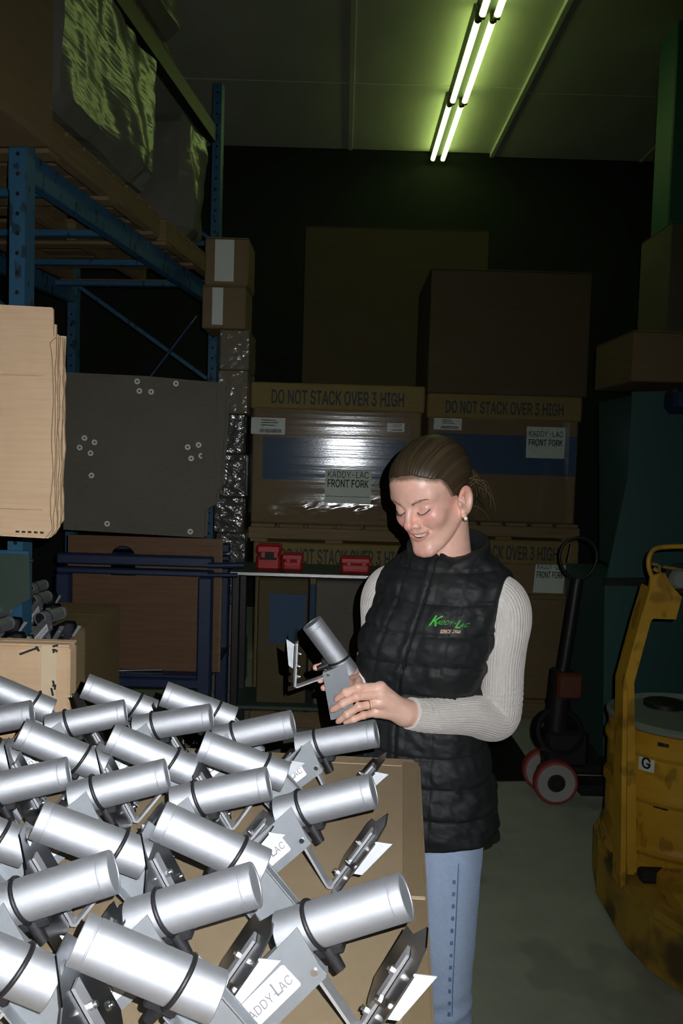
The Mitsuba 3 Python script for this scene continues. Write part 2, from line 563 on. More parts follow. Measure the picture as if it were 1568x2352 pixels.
# ------------------------------------------------------------------ the pallet rack on the left, with its loads
def rack_upright(t, o, h, ang, w=.056, dp=.075, hole0=.06):
    """One post: a folded channel with a row of punched holes in its front face."""
    plate = sbox(-w / 2, 0, w / 2, h)
    z = hole0
    while z < h - .03:
        plate = plate.difference(Point(0, z).buffer(.0075, 6))
        z += .0672
    front = prism(plate, .003, FACE)                       # faces -y
    side = bx2((w / 2 - .003, 0, 0), (w / 2, dp, h), .0008)
    side2 = bx2((-w / 2, 0, 0), (-w / 2 + .003, dp, h), .0008)
    back = bx2((-w / 2 + .006, .02, 0), (w / 2 - .006, .023, h), .0008)
    m = rotz(ang, o)
    k = part(t, 'upright', xf(cat(front, side, side2), m), 'rack_blue')
    part(k, 'inner_web', xf(back, m), 'grease_black')
    part(k, 'foot_plate', xf(bx2((-.06, -.03, 0), (.06, .11, .008), .002), m), 'rack_blue')
    return k


U1, U2 = np.array([-1.148, 3.2, 0]), np.array([-.868, 5.96, 0])
RD = unit(U2 - U1)                       # along the aisle
RN = np.array([-RD[1], RD[0], 0])        # into the rack
ANG = -math.atan2(RD[0], RD[1])
rack = thing('pallet_rack', 'blue steel pallet rack with punched posts along the left side of the aisle', 'rack')
for q in (U1, U2):
    for dd in (0, .95):
        rack_upright(rack, q + RN * dd, 3.95, ANG)
BZ = 2.60
for dd in (0.02, .93):
    a, b = U1 + RN * dd + RD * .03, U2 + RN * dd - RD * .03
    k = part(rack, 'beam', beam(a + [0, 0, BZ], b + [0, 0, BZ], .045, .105), 'rack_blue')
    for e, s in ((a, 1), (b, -1)):
        part(k, 'beam_hook', beam(e + RD * s * .004 + [0, 0, BZ - .10], e + RD * s * .004 + [0, 0, BZ + .10], .06, .008, up=RD), 'rack_blue')
    part(rack, 'beam', beam(a + [0, 0, 3.62], b + [0, 0, 3.62], .045, .105), 'black_steel')
for f in (.18, .42, .66, .88):
    c = U1 + RD * f * 2.77
    part(rack, 'cross_bar', beam(c + RN * .03 + [0, 0, BZ + .02], c + RN * .91 + [0, 0, BZ + .02], .05, .03), 'rack_blue')
for q in (U1, U2):
    q = q + RD * .03
    for z0 in (.25, 1.35, 2.05, 2.95):
        part(rack, 'brace', beam(q + RN * .04 + [0, 0, z0], q + RN * .92 + [0, 0, z0], .03, .03), 'rack_blue')
        part(rack, 'brace', beam(q + RN * .04 + [0, 0, z0 + .03], q + RN * .92 + [0, 0, z0 + .62], .025, .025), 'rack_blue')


def RP(s, d, z):
    """Rack coordinates: s along the aisle from the first post, d into the rack, z up."""
    return U1 + RD * s + RN * d + np.array([0, 0, z])


RM = np.eye(4)
RM[:3, 0], RM[:3, 1], RM[:3, 2], RM[:3, 3] = RD, RN, [0, 0, 1], U1


def wood_pallet(label, M, lx, ly, group='wooden pallets', h=.13, mat_='pallet_wood'):
    """Pallet: boards along y on three stringers along x, origin at a lower corner."""
    t = thing('wooden_pallet', label, 'pallet', None)
    n = max(4, int(lx / .15))
    for i in range(n):
        x = lx * (i + .5) / n
        part(t, 'deck_board', xf(bx2((x - lx / n * .42, 0, h - .02), (x + lx / n * .42, ly, h), .003), M), mat_)
    for i in range(3):
        y = (ly - .05) * i / 2
        part(t, 'stringer', xf(bx2((0, y, .0185), (lx, y + .05, h - .0205), .003), M), mat_)
    for x in (.06, lx / 2, lx - .06):
        part(t, 'base_board', xf(bx2((x - .05, 0, 0), (x + .05, ly, .018), .003), M), mat_)
    return t


def at_rack(s, d, z):
    m = RM.copy()
    m[:3, 3] = RP(s, d, z)
    return m


def lump(lo, hi, seed, amp=.05, r=.07, n=12):
    """A film-wrapped load: rounded block with sagging, pleated faces."""
    lo, hi = np.asarray(lo, float), np.asarray(hi, float)
    m = bx2(lo, hi, r)
    m = m.subdivide_to_size(float((hi - lo).max()) / n * .9, max_iter=8)
    v = np.array(m.vertices)
    c = (lo + hi) / 2
    dirn = (v - c) / np.maximum(np.abs(hi - lo) / 2, 1e-6)
    nn = meshkit.fbm(v * [3, 3, 2.2] + seed * 7.1, 4, seed) - .5
    pl = meshkit.noise(v * [14, 14, 3] + seed, seed + 2) - .5
    k = np.abs(dirn) ** 6
    v = v + k * np.sign(dirn) * (amp * 2 * nn + .018 * pl)[:, None]
    return trimesh.Trimesh(v, m.faces, process=False)


def film_drape(t, lo, hi, seed, M, n=26):
    part(t, 'stretch_film', xf(lump(np.array(lo) - .012, np.array(hi) + .012, seed, .05, .06, n), M), 'film_load', smooth=35)


# goods on the upper beams
BT = BZ + .0535
k = thing('carton', 'big dark brown carton on the rack beam, top left corner of the photo', 'box')
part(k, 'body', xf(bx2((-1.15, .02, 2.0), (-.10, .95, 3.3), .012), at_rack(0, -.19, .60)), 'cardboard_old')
part(k, 'tape', xf(bx2((-1.14, .017, 2.9), (-.11, .0205, 2.95), .001), at_rack(0, -.19, .60)), 'packing_tape')
wood_pallet('wooden pallet on the rack beam nearest the front post, under a wrapped load', at_rack(.10, -.06, BT), 1.32, 1.0)
wood_pallet('wooden pallet farther along the rack beam, under the slim wrapped load', at_rack(1.52, -.06, BT), 1.15, 1.0)
k = thing('wrapped_load', 'bulky load in greenish stretch film on the rack beam, upper left', 'wrapped pallet load')
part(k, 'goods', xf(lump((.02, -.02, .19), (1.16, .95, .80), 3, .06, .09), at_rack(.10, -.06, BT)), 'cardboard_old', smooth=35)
film_drape(k, (.02, -.02, .19), (1.16, .95, .82), 3, at_rack(.10, -.06, BT))
k = thing('wrapped_load', 'tall slim film-wrapped load at the far end of the rack beam', 'wrapped pallet load')
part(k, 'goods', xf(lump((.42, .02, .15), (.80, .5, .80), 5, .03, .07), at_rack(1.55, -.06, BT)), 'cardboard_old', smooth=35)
film_drape(k, (.42, .02, .155), (.80, .5, .82), 5, at_rack(1.55, -.06, BT))
BT2 = 3.62 + .0535
k = thing('wrapped_load', 'film-wrapped load on the highest rack level, cut by the top of the photo', 'wrapped pallet load')
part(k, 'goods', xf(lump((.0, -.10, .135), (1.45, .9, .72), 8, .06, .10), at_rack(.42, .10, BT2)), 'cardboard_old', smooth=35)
film_drape(k, (.0, -.10, .14), (1.45, .9, .73), 8, at_rack(.42, .10, BT2))
wood_pallet('wooden pallet on the highest rack level under the wrapped load', at_rack(.42, .04, BT2), 1.5, .98, h=.075)


# ------------------------------------------------------------------ cartons, generic
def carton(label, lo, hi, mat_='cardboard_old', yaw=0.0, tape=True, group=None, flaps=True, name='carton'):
    """Closed carton: body, two top flaps with a gap, tape over the gap."""
    lo, hi = np.asarray(lo, float), np.asarray(hi, float)
    c = (lo + hi) / 2
    M = rotz(yaw, (c[0], c[1], 0))
    h = (hi - lo) / 2
    t = thing(name, label, 'box', group)
    part(t, 'body', xf(bx2((-h[0], -h[1], lo[2]), (h[0], h[1], hi[2] - .006), .006), M), mat_)
    if flaps:
        for s in (-1, 1):
            part(t, 'flap', xf(bx2((-h[0] + .001, min(s * .002, s * h[1]), hi[2] - .0055), (h[0] - .001, max(s * .002, s * h[1]), hi[2]), .002), M), mat_)
    if tape:
        part(t, 'tape', xf(bx2((-h[0] - .0012, -.028, hi[2] - .001), (h[0] + .0012, .028, hi[2] + .0008), .0005), M), 'packing_tape')
        part(t, 'tape', xf(bx2((h[0] * .25 - .026, -h[1] - .0012, lo[2] + .01), (h[0] * .25 + .026, -h[1] + .001, hi[2] - .01), .0005), M), 'packing_tape')
    return t, M, h


def paper_sign(t, x0, x1, z0, z1, y, lines, mat_='paper', ink='print_ink', tilt=0.0, name='paper_sign', label=None):
    """Sheet fixed on a face towards -y, with printed lines (text, height, fraction from the top)."""
    n = 8
    gx, gz = np.meshgrid(np.linspace(x0, x1, n), np.linspace(z0, z1, n), indexing='ij')
    w = .004 * meshkit.noise(np.stack([gx * 30, gz * 30, gx * 0], -1), 4)
    V = np.stack([gx + tilt * (gz - z0), np.full_like(gx, y) - .004 - w, gz], -1).reshape(-1, 3)
    i, j = np.meshgrid(np.arange(n - 1), np.arange(n - 1), indexing='ij')
    a = (i * n + j).ravel()
    Q = np.stack([a, a + n, a + n + 1, a + 1], 1)
    V2 = V + [0, .0012, 0]
    front = trimesh.Trimesh(*[np.vstack([V]), np.vstack([Q[:, [0, 1, 2]], Q[:, [0, 2, 3]]])], process=False)
    back = trimesh.Trimesh(V2, np.vstack([Q[:, [2, 1, 0]], Q[:, [3, 2, 0]]]), process=False)
    k = part(t, name, cat(front, back), mat_, label=label)
    xm = (x0 + x1) / 2
    ms = []
    for s, hgt, f, bold in lines:
        g = text(s, hgt, .0006, bold)
        wmax = (x1 - x0) * .88
        if np.ptp(g.vertices[:, 0]) > wmax:
            g.vertices[:, 0] *= wmax / np.ptp(g.vertices[:, 0])
        ms.append(xf(g, upright((xm + tilt * (z1 - z0) * (1 - f), y - .0095, z1 - (z1 - z0) * f - hgt / 2))))
    if ms:
        part(k, 'lettering', cat(*ms), ink)
    return k


def barcode_label(t, x0, x1, z0, z1, y):
    k = part(t, 'shipping_label', bx2((x0, y - .0025, z0), (x1, y - .0005, z1), .0004), 'label_white')
    w, h = x1 - x0, z1 - z0
    ms = []
    rng = np.random.default_rng(int(abs(x0) * 1000) + 3)
    x = x0 + w * .26
    while x < x1 - w * .12:
        q = rng.uniform(.0012, .0045)
        ms.append(bx2((x, y - .0033, z0 + h * .10), (x + q, y - .0024, z0 + h * .32), .0002))
        x += q + rng.uniform(.0012, .003)
    for f in (.52, .68, .82):
        ms.append(bx2((x0 + w * .3, y - .0033, z0 + h * f), (x0 + w * rng.uniform(.6, .85), y - .0024, z0 + h * (f + .05)), .0002))
    part(k, 'printing', cat(*ms), 'print_ink')


def film_sheet(t, x0, x1, z0, z1, y, amp=.0005, seed=1, fold=0.0, nx=60, nz=60):
    """A tight sheet of stretch film over a face towards -y, pleated."""
    gx, gz = np.meshgrid(np.linspace(x0, x1, nx), np.linspace(z0, z1, nz), indexing='ij')
    q = np.stack([gx * 1.2, gz * 38, gx * 0 + seed], -1)
    w = amp * (meshkit.fbm(q, 3, seed) - .2)
    if fold:
        u = (gz - z0) / (z1 - z0)
        ff = np.exp(-((u - .10 - .08 * (gx - x0) / (x1 - x0)) / .07) ** 2)
        w = w + fold * ff * meshkit.fbm(np.stack([gx * 9 + gz * 10, gz * 60 - gx * 14, gx * 0], -1), 3, seed + 5)
    V = np.stack([gx, y - np.abs(w), gz], -1).reshape(-1, 3)
    i, j = np.meshgrid(np.arange(nx - 1), np.arange(nz - 1), indexing='ij')
    a = (i * nz + j).ravel()
    Q = np.stack([a, a + nz, a + nz + 1, a + 1], 1)
    return part(t, 'stretch_film', trimesh.Trimesh(V, np.vstack([Q[:, [0, 1, 2]], Q[:, [0, 2, 3]]]), process=False), 'film', smooth=True)


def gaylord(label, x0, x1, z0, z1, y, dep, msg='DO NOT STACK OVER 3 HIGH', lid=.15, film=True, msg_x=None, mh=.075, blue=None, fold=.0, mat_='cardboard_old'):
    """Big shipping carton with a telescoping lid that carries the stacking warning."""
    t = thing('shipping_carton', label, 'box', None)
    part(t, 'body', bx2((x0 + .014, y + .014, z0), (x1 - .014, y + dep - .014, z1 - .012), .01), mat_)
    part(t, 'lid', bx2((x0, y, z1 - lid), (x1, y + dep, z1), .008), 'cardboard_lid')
    g = text(msg, mh, .0008, True)
    w = (x1 - x0) * .76
    g.vertices[:, 0] *= w / np.ptp(g.vertices[:, 0])
    part(t, 'lettering', xf(g, upright(((x0 + x1) / 2 if msg_x is None else msg_x, y - .0005, z1 - lid / 2 - mh / 2 - .004))), 'print_ink')
    if blue:
        part(t, 'print_panel', bx2((blue[0], y + .0128, blue[2]), (blue[1], y + .0145, blue[3]), .0004), 'print_blue')
    if film:
        film_sheet(t, x0 + .004, x1 - .07, z0 + .0, z1 - lid - .005, y - .006, seed=int(abs(x0) * 100) + 1, fold=fold)
    return t


# two stacks of fork cartons at the end of the aisle
YF = 5.2
P1 = dict(y=YF, dep=.95)
wood_pallet('wooden pallet on the floor under the left stack of big cartons', frame((-.50, YF, 0), (1, 0, 0), (0, 1, 0), (0, 0, 1)), .97, .95)
c = gaylord('lower big carton of the left stack, its printed warning just above the red cases', -.50, .46, .13, 1.10, YF, .95, film=False, blue=(-.40, -.12, .55, .86), msg_x=.02, mh=.085)
wood_pallet('wooden pallet between the two big cartons of the left stack', frame((-.53, YF, 1.10), (1, 0, 0), (0, 1, 0), (0, 0, 1)), .98, .95, h=.105)
c = gaylord('film-wrapped big carton with a glaring flash reflection and a paper sign, left stack', -.535, .455, 1.206, 2.01, YF, .95, blue=(-.46, .36, 1.46, 1.70), fold=.010)
barcode_label(c, -.53, -.335, 1.715, 1.81, YF + .012)
barcode_label(c, .245, .345, 1.75, 1.80, YF + .012)
paper_sign(c, -.10, .165, 1.335, 1.53, YF - .012, [('KADDY-LAC', .037, .16, False), ('FRONT FORK', .042, .42, True)])
part(c, 'printed_rule', bx2((-.09, YF - .0225, 1.372), (.155, YF - .0205, 1.3745), .0003), 'print_ink')
film_sheet(c, -.115, .19, 1.522, 1.56, YF - .024, amp=.006, seed=9, nz=14)
YG = 5.55
wood_pallet('wooden pallet on the floor under the right stack of big shipping cartons', frame((.53, YG, 0), (1, 0, 0), (0, 1, 0), (0, 0, 1)), .93, .95)
c = gaylord('lower big carton of the right stack, with a paper sign, behind the woman\'s shoulder', .53, 1.46, .13, 1.12, YG, .95, film=False, msg_x=.98, mh=.08)
paper_sign(c, 1.19, 1.375, .80, 1.005, YG + .008, [('KADDY-LAC', .035, .2, False), ('FRONT FORK', .038, .45, True)], tilt=.06)
part(c, 'edge_strip', bx2((.55, YG - .05, .765), (1.40, YG + .012, .79), .004), 'pallet_wood')
wood_pallet('wooden pallet between the two big cartons of the right stack', frame((.53, YG, 1.12), (1, 0, 0), (0, 1, 0), (0, 0, 1)), .93, .95, h=.105)
c = gaylord('dim upper big carton of the right stack with a paper sign on its right half', .50, 1.44, 1.226, 2.0, YG, .95, blue=(.56, 1.42, 1.52, 1.76), mh=.07)
barcode_label(c, .545, .715, 1.78, 1.855, YG + .012)
paper_sign(c, 1.11, 1.345, 1.625, 1.815, YG + .008, [('KADDY-LAC', .034, .22, False), ('FRONT FORK', .036, .50, True)])
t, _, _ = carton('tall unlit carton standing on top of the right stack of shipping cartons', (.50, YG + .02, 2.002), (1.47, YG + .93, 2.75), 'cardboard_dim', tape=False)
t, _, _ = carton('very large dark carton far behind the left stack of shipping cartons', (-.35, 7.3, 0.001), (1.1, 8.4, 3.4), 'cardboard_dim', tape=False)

# narrow column of small cartons in dark stretch film left of the stacks
yc = 5.05
zs = [0, .26, .52, .76, .95, 1.16, 1.36, 1.60, 1.82, 2.06, 2.28]
names = ['on the floor', 'second from floor', 'third from floor', 'fourth from floor', 'fifth from floor', 'sixth from floor', 'seventh from floor', 'third from top', 'second from top', 'topmost wrapped one']
for i in range(len(zs) - 1):
    t = thing('film_wrapped_carton', f'small film-wrapped carton, narrow column left of the big stacks, {names[i]}', 'box', None)
    j = RNG.uniform(-.012, .012, 2)
    part(t, 'body', bx2((-.70 + j[0], yc + j[1], zs[i]), (-.545 + j[0], yc + .35, zs[i + 1] - .002), .006), 'cardboard_old')
    a = np.array([-.703 + j[0], yc - .006 + j[1], zs[i] + .001])
    b = np.array([-.542 + j[0], yc + .353, zs[i + 1] - .003])
    m = bx2(a - [.002, .002, 0], b + [.002, .002, 0], .005).subdivide_to_size(.02, max_iter=8)
    v = np.array(m.vertices)
    w = .010 * (meshkit.fbm(v * [30, 30, 26] + i * 3, 3, i) - .5)
    v = v + w[:, None] * np.array([0.4, 1.0, 0.2])
    v[:, 2] = np.clip(v[:, 2], a[2], b[2])
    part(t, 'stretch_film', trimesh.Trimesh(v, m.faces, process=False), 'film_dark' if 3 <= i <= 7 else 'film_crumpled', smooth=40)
for i, (x0, x1, z0, z1, lab) in enumerate([(-.80, -.56, 2.285, 2.52, 'small brown carton with a pale label on top of the narrow film-wrapped column'),
                                           (-.79, -.55, 2.522, 2.78, 'small brown carton with a wide pale label, topmost beside the far rack post')]):
    t, _, _ = carton(lab, (x0, yc + .02, z0), (x1, yc + .36, z1), 'cardboard_old', tape=False)
    part(t, 'label_panel', bx2((x0 + .055, yc + .017, z0 + .02), (x0 + (.115 if i == 0 else .16), yc + .0195, z1 - .012), .0004), 'label_white')

# steel table with red cases in front of the left stack
t = thing('steel_table', 'narrow steel-topped table with a bright worn front edge holding red cases', 'table')
TY, TZ = 4.62, 1.0
part(t, 'table_top', bx2((-.56, TY, TZ - .012), (.40, TY + .415, TZ), .003), 'dark_green')
part(t, 'front_edge', bx2((-.56, TY - .012, TZ - .018), (.40, TY + .0005, TZ + .002), .004), 'steel')
for x in (-.53, .37):
    for y in (TY + .03, TY + .385):
        part(t, 'leg', bx2((x - .018, y - .018, 0), (x + .018, y + .018, TZ - .013), .003), 'black_steel')
part(t, 'shelf', bx2((-.54, TY + .02, .28), (.38, TY + .40, .30), .003), 'dark_green')


def red_case(label, x, y, w, h, d, window=False):
    t = thing('red_case', label, 'case')
    part(t, 'body', bx2((x, y, TZ + .001), (x + w, y + d, TZ + h * .62), .012), 'red_plastic')
    part(t, 'lid', bx2((x - .002, y - .004, TZ + h * .62), (x + w + .002, y + d + .004, TZ + h), .014), 'red_plastic')
    for xx in (x + w * .2, x + w * .72):
        part(t, 'latch', bx2((xx, y - .010, TZ + h * .5), (xx + .022, y - .002, TZ + h * .74), .004), 'red_plastic')
    if window:
        part(t, 'opening', bx2((x + w * .12, y - .008, TZ + h * .42), (x + w * .84, y + .002, TZ + h * .72), .002), 'grease_black')
    else:
        part(t, 'rib', bx2((x + .01, y - .009, TZ + h * .18), (x + w - .01, y + .002, TZ + h * .30), .003), 'red_plastic')


red_case('taller red case with a dark opening, at the left end of the steel table', -.435, 4.70, .125, .135, .12, True)
red_case('low glossy red case right beside the taller one on the steel table', -.300, 4.70, .105, .090, .10)
red_case('red case in two halves at the right end of the steel table', .005, 4.66, .150, .085, .12)
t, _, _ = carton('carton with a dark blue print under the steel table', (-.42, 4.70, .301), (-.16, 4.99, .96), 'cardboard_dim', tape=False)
part(t, 'print_panel', bx2((-.36, 4.697, .62), (-.17, 4.6995, .88), .0004), 'print_blue')
t, _, _ = carton('dark plain carton under the steel table, right of the blue-printed one', (-.12, 4.70, .301), (.33, 4.98, .955), 'paper_board', tape=False)

# blue cart with plywood and the board leaning on it
t = thing('steel_cart', 'dark blue tubular steel cart holding plywood under the big brown board', 'cart')
CYY, CZ = 4.30, 1.085
cx0, cx1 = -1.34, -.60
for z, tt in ((CZ, .05), (CZ - .055, .028), (.50, .05)):
    part(t, 'rail', bx2((cx0, CYY - .03, z - tt / 2), (cx1, CYY + .03, z + tt / 2), .008), 'cart_blue')
    part(t, 'rail', bx2((cx0, CYY + .62, z - tt / 2), (cx1, CYY + .68, z + tt / 2), .008), 'cart_blue')
for x in (cx0 + .03, cx1 - .035):
    for y in (CYY, CYY + .65):
        part(t, 'leg', bx2((x - .034, y - .03, .13), (x + .034, y + .03, CZ - .07), .008), 'cart_blue')
        k = part(t, 'caster', cyl((x - .018, y, .062), (x + .018, y, .062), .062, 20), 'rubber', smooth=40)
        part(k, 'fork', bx2((x - .03, y - .02, .055), (x + .03, y + .02, .132), .004), 'black_steel')
part(t, 'handle_bar', cyl((cx1 - .02, CYY - .05, CZ - .01), (cx1 + .15, CYY - .05, CZ - .005), .014, 16), 'cart_blue', smooth=40)
part(t, 'handle_bar', cyl((cx1 - .02, CYY - .05, CZ - .055), (cx1 + .12, CYY - .05, CZ - .052), .011, 16), 'cart_blue', smooth=40)
part(t, 'tray', bx2((cx0, CYY - .02, .525), (cx1, CYY + .67, .54), .003), 'cart_blue')
t = thing('plywood_panel', 'reddish brown plywood panel standing in the blue cart', 'panel')
pl = sbox(-1.31, .541, -.575, 1.19).difference(Point(-1.045, 1.085).buffer(.06).union(sbox(-1.105, 1.0, -.985, 1.085)))
part(t, 'sheet', prism(pl, .018, upright((0, CYY + .075, 0))), 'plywood')
part(t, 'edge_band', bx2((-.575, CYY + .055, .541), (-.567, CYY + .077, 1.19), .001), 'pallet_wood')
t = thing('hand_tool', 'pale metal hand tool lying in the tray of the blue cart', 'tool')
a = np.array([-1.03, CYY + .02, .5465])
part(t, 'handle', beam(a, a + [.19, .02, .004], .012, .007), 'steel')
part(t, 'jaw', beam(a + [-.05, -.010, 0], a + [.03, .006, .0], .016, .008), 'steel')
part(t, 'jaw', beam(a + [-.045, .03, 0], a + [.03, .004, .0], .014, .008), 'steel')

# big brown board with pale washers
t = thing('brown_board', 'large worn brown board with pale washers standing on the blue cart', 'board')
BYY = 4.36
outline = np.array([P(140, 858, BYY), P(330, 867, BYY), P(521, 884, BYY), P(519, 985, BYY), P(516, 1005, BYY), P(510, 1110, BYY), P(500, 1130, BYY), P(497, 1158, BYY), P(474, 1170, BYY), P(471, 1234, BYY), P(150, 1215, BYY)])[:, [0, 2]]
part(t, 'sheet', prism(Polygon(outline), .012, upright((0, BYY - .02, 0))), 'paper_board')
part(t, 'sheet', prism(Polygon(outline + [.012, .006]), .010, upright((0, BYY - .006, 0))), 'paper_board')
for x, y in [(315, 876), (320, 898), (347, 900), (404, 881), (183, 1028), (194, 1006), (208, 1041), (217, 1016), (431, 1027), (456, 1022), (439, 1053), (462, 1047), (210, 1092), (246, 1203), (437, 1221)]:
    q = P(x, y, BYY - .033)
    part(t, 'washer', lathe([[.0055, 0], [.0135, 0], [.0135, .002], [.0055, .002], [.0055, 0]], 16, np.array([[1, 0, 0, q[0]], [0, 0, 1, BYY - .0345], [0, 1, 0, q[2]], [0, 0, 0, 1.0]])), 'label_white')
part(t, 'edge_layer', prism(Polygon(np.array([P(462, 890, BYY), P(500, 893, BYY), P(497, 1120, BYY), P(470, 1168, BYY)])[:, [0, 2]]), .003, upright((0, BYY - .0325, 0))), 'paper_board')
t = thing('metal_rod', 'thin slanted steel rod behind the top of the brown board', 'rod')
own_a, own_b = P(345, 866, 5.04), P(439, 742, 5.10)
_dn = own_a + (own_a - own_b) * ((own_a[2] - .001) / (own_b[2] - own_a[2]))
part(t, 'shaft', cyl(_dn, own_b, .009, 12), 'cart_blue', smooth=40)
part(t, 'tip', cyl(own_b, own_b + unit(own_b - own_a) * .05, .005, 12), 'steel', smooth=40)

# flattened cartons in front of the near rack post
YS0 = 2.02
rngf = np.random.default_rng(5)
lab = ['front sheet of the flattened cartons at the left edge, its whole face showing', 'second sheet of the flattened cartons at the left edge', 'third sheet of the flattened cartons at the left edge', 'fourth sheet of the flattened cartons at the left edge',
       'fifth sheet of the flattened cartons at the left edge', 'sixth sheet of the flattened cartons at the left edge', 'rearmost sheet of the flattened cartons at the left edge, reaching farthest right']
xr = [122, 129, 134, 138, 143, 147, 151]
zt = [706, 745, 768, 772, 775, 778, 772]
zb = [1237, 1237, 1235, 1232, 1228, 1220, 1212]
for i in range(7):
    y = YS0 + i * .013
    a, b = P(xr[i], zt[i], y), P(xr[i] - 6, zb[i], y)
    n = 14
    pts = [(-1.16, b[2] + .012), (-1.16, a[2] + .012)]
    if i == 0:
        pts += [(a[0] - .003, a[2]), (a[0], a[2] - .004)]
        pts += [(a[0] + .001, P(122, 770, y)[2]), (P(130, 800, y)[0], P(122, 772, y)[2])]
    else:
        pts += [(a[0], a[2])]
    for q in np.linspace(.15, .96, n):
        pts.append((a[0] + (b[0] - a[0]) * q + rngf.normal() * .0018 - (0.006 if i == 0 and q < .2 else 0), a[2] + (b[2] - a[2]) * q))
    pts.append((b[0] - .012, b[2]))
    t = thing('flattened_carton', lab[i], 'flattened box', None)
    part(t, 'sheet', prism(Polygon(pts).buffer(0), .0075, upright((0, y + .0075, 0))), 'cardboard')
    if i == 0:
        for zz, sgn in ((P(60, 862, y)[2], 1), (P(60, 1170, y)[2], 1)):
            part(t, 'crease', bx2((-1.15, y - .0006, zz - .0015), (a[0] - .02, y + .001, zz + .0015), .0003), 'cardboard_edge')
        for kx in range(5):
            q = P(40 + kx * 14, 1221 + kx * .6, y)
            part(t, 'printed_mark', bx2((q[0] - .004, y - .0006, q[2] - .0022), (q[0] + .004, y + .001, q[2] + .0022), .0003), 'marker_ink')
t = thing('bracket_arm', 'grey steel arm at the left edge carrying the flattened cartons', 'bracket')
zz = P(20, 1237, YS0)[2] - .012
part(t, 'arm', bx2((-1.62, YS0 - .02, zz - .03), (-.80, YS0 + .10, zz - .0025 + .010), .004), 'black_steel')
part(t, 'post', bx2((-1.6, YS0 + .02, 0), (-1.54, YS0 + .08, zz - .03), .004), 'black_steel')

# green plate leaning at the near post and the second lot of tube holders' box
t = thing('green_plate', 'dark green metal plate leaning against the blue rack post at the left edge', 'plate')
q = np.array([P(-60, 1266, 3.1), P(64, 1271, 3.1), P(66, 1376, 3.1), P(20, 1402, 3.1), P(-60, 1425, 3.1)])[:, [0, 2]]
part(t, 'sheet', prism(Polygon(q), .006, upright((0, 3.12, 0))), 'dark_green')
part(t, 'rim', beam((q[0][0], 3.112, q[0][1]), (q[1][0], 3.112, q[1][1]), .012, .014), 'rack_blue')
t = thing('post_clip', 'little steel clips on the near blue rack post', 'clip')
for yy in (1288, 1367):
    c = P(66, yy, 3.19)
    part(t, 'clip', bx(( .03, .012, .010), c, .002), 'steel')
BX1 = P(222, 1420, 3.55)
t, _, _ = carton('long brown carton behind the rack post with silver tube holders on it', (-1.75, 3.40, .30), (-.955, 3.95, BX1[2] - .01), 'cardboard_old', tape=False)
t, _, _ = carton('brown carton supporting the long carton behind the rack post', (-1.72, 3.42, 0), (-1.0, 3.93, .30), 'cardboard_old', tape=False)
# taped carton, lower left
t, M, h = carton('taped brown carton with black marker strokes, lower left behind the silver tubes', (-1.45, 1.93, .62), (P(160, 1500, 1.93)[0], 1.985, P(100, 1480, 1.93)[2]), 'cardboard', tape=False)
yy = 1.93
a, b = P(118, 1484, yy), P(112, 1640, yy)
part(t, 'tape', bx2((b[0] - .018, yy - .0018, .9), (b[0] + .016, yy + .001, a[2]), .0005), 'packing_tape')
for pts in ([(45, 1503), (75, 1492), (88, 1488)], [(82, 1485), (90, 1496)], [(121, 1485), (133, 1482)], [(122, 1490), (124, 1500)], [(124, 1491), (132, 1497)], [(121, 1563), (124, 1570), (122, 1577)], [(127, 1572), (126, 1584)], [(118, 1580), (120, 1590), (122, 1598)]):
    for p0, p1 in zip(pts[:-1], pts[1:]):
        u, v = P(*p0, yy - .001), P(*p1, yy - .001)
        part(t, 'marker_stroke', beam(u, v, .003, .0045, up=(0, 0, 1) if abs(u[0] - v[0]) > abs(u[2] - v[2]) else (1, 0, 0), bevel=.0005), 'marker_ink')
t, _, _ = carton('plain carton under the taped brown carton at the lower left', (-1.45, 1.92, 0), (-.60, 2.42, .62), 'cardboard', tape=False)

# ------------------------------------------------------------------ right side of the aisle
def at_y(pts, Y):
    return [tuple(P(a, b, Y)[[0, 2]]) for a, b in pts]


# low black mat
t = thing('floor_mat', 'black rubber mat lying on the floor behind the woman', 'mat')
q = [tuple(PZ(a, b, .006)[:2]) for a, b in [(1010, 1795), (1243, 1791), (1186, 1706), (1150, 1655), (1010, 1650)]]
own(t, prism(Polygon(q), .006), 'rubber')

# pallet truck
t = thing('hand_pallet_truck', 'black hand pallet truck with white and red wheels beside the yellow lift truck', 'pallet truck')
WX, WY, WR = 1.045, 4.20, .104


def wheel(x, y, z):
    m = np.array([[1, 0, 0, x], [0, 0, 1, y], [0, 1, 0, z], [0, 0, 0, 1.0]])
    k = part(t, 'wheel', lathe([[.040, -.022], [.088, -.026], [.095, -.018], [.095, .018], [.088, .026], [.040, .022], [.040, -.022]], 40, m), 'white_tyre', smooth=35)
    part(k, 'tyre', lathe([[.089, -.0255], [.099, -.024], [WR, -.016], [WR, .016], [.099, .024], [.089, .0255], [.089, -.0255]], 40, m), 'red_tyre', smooth=35)
    part(k, 'hub', lathe([[0, -.034], [.020, -.034], [.026, -.026], [.042, -.024], [.042, .024], [0, .024]], 24, m), 'grease_black', smooth=35)


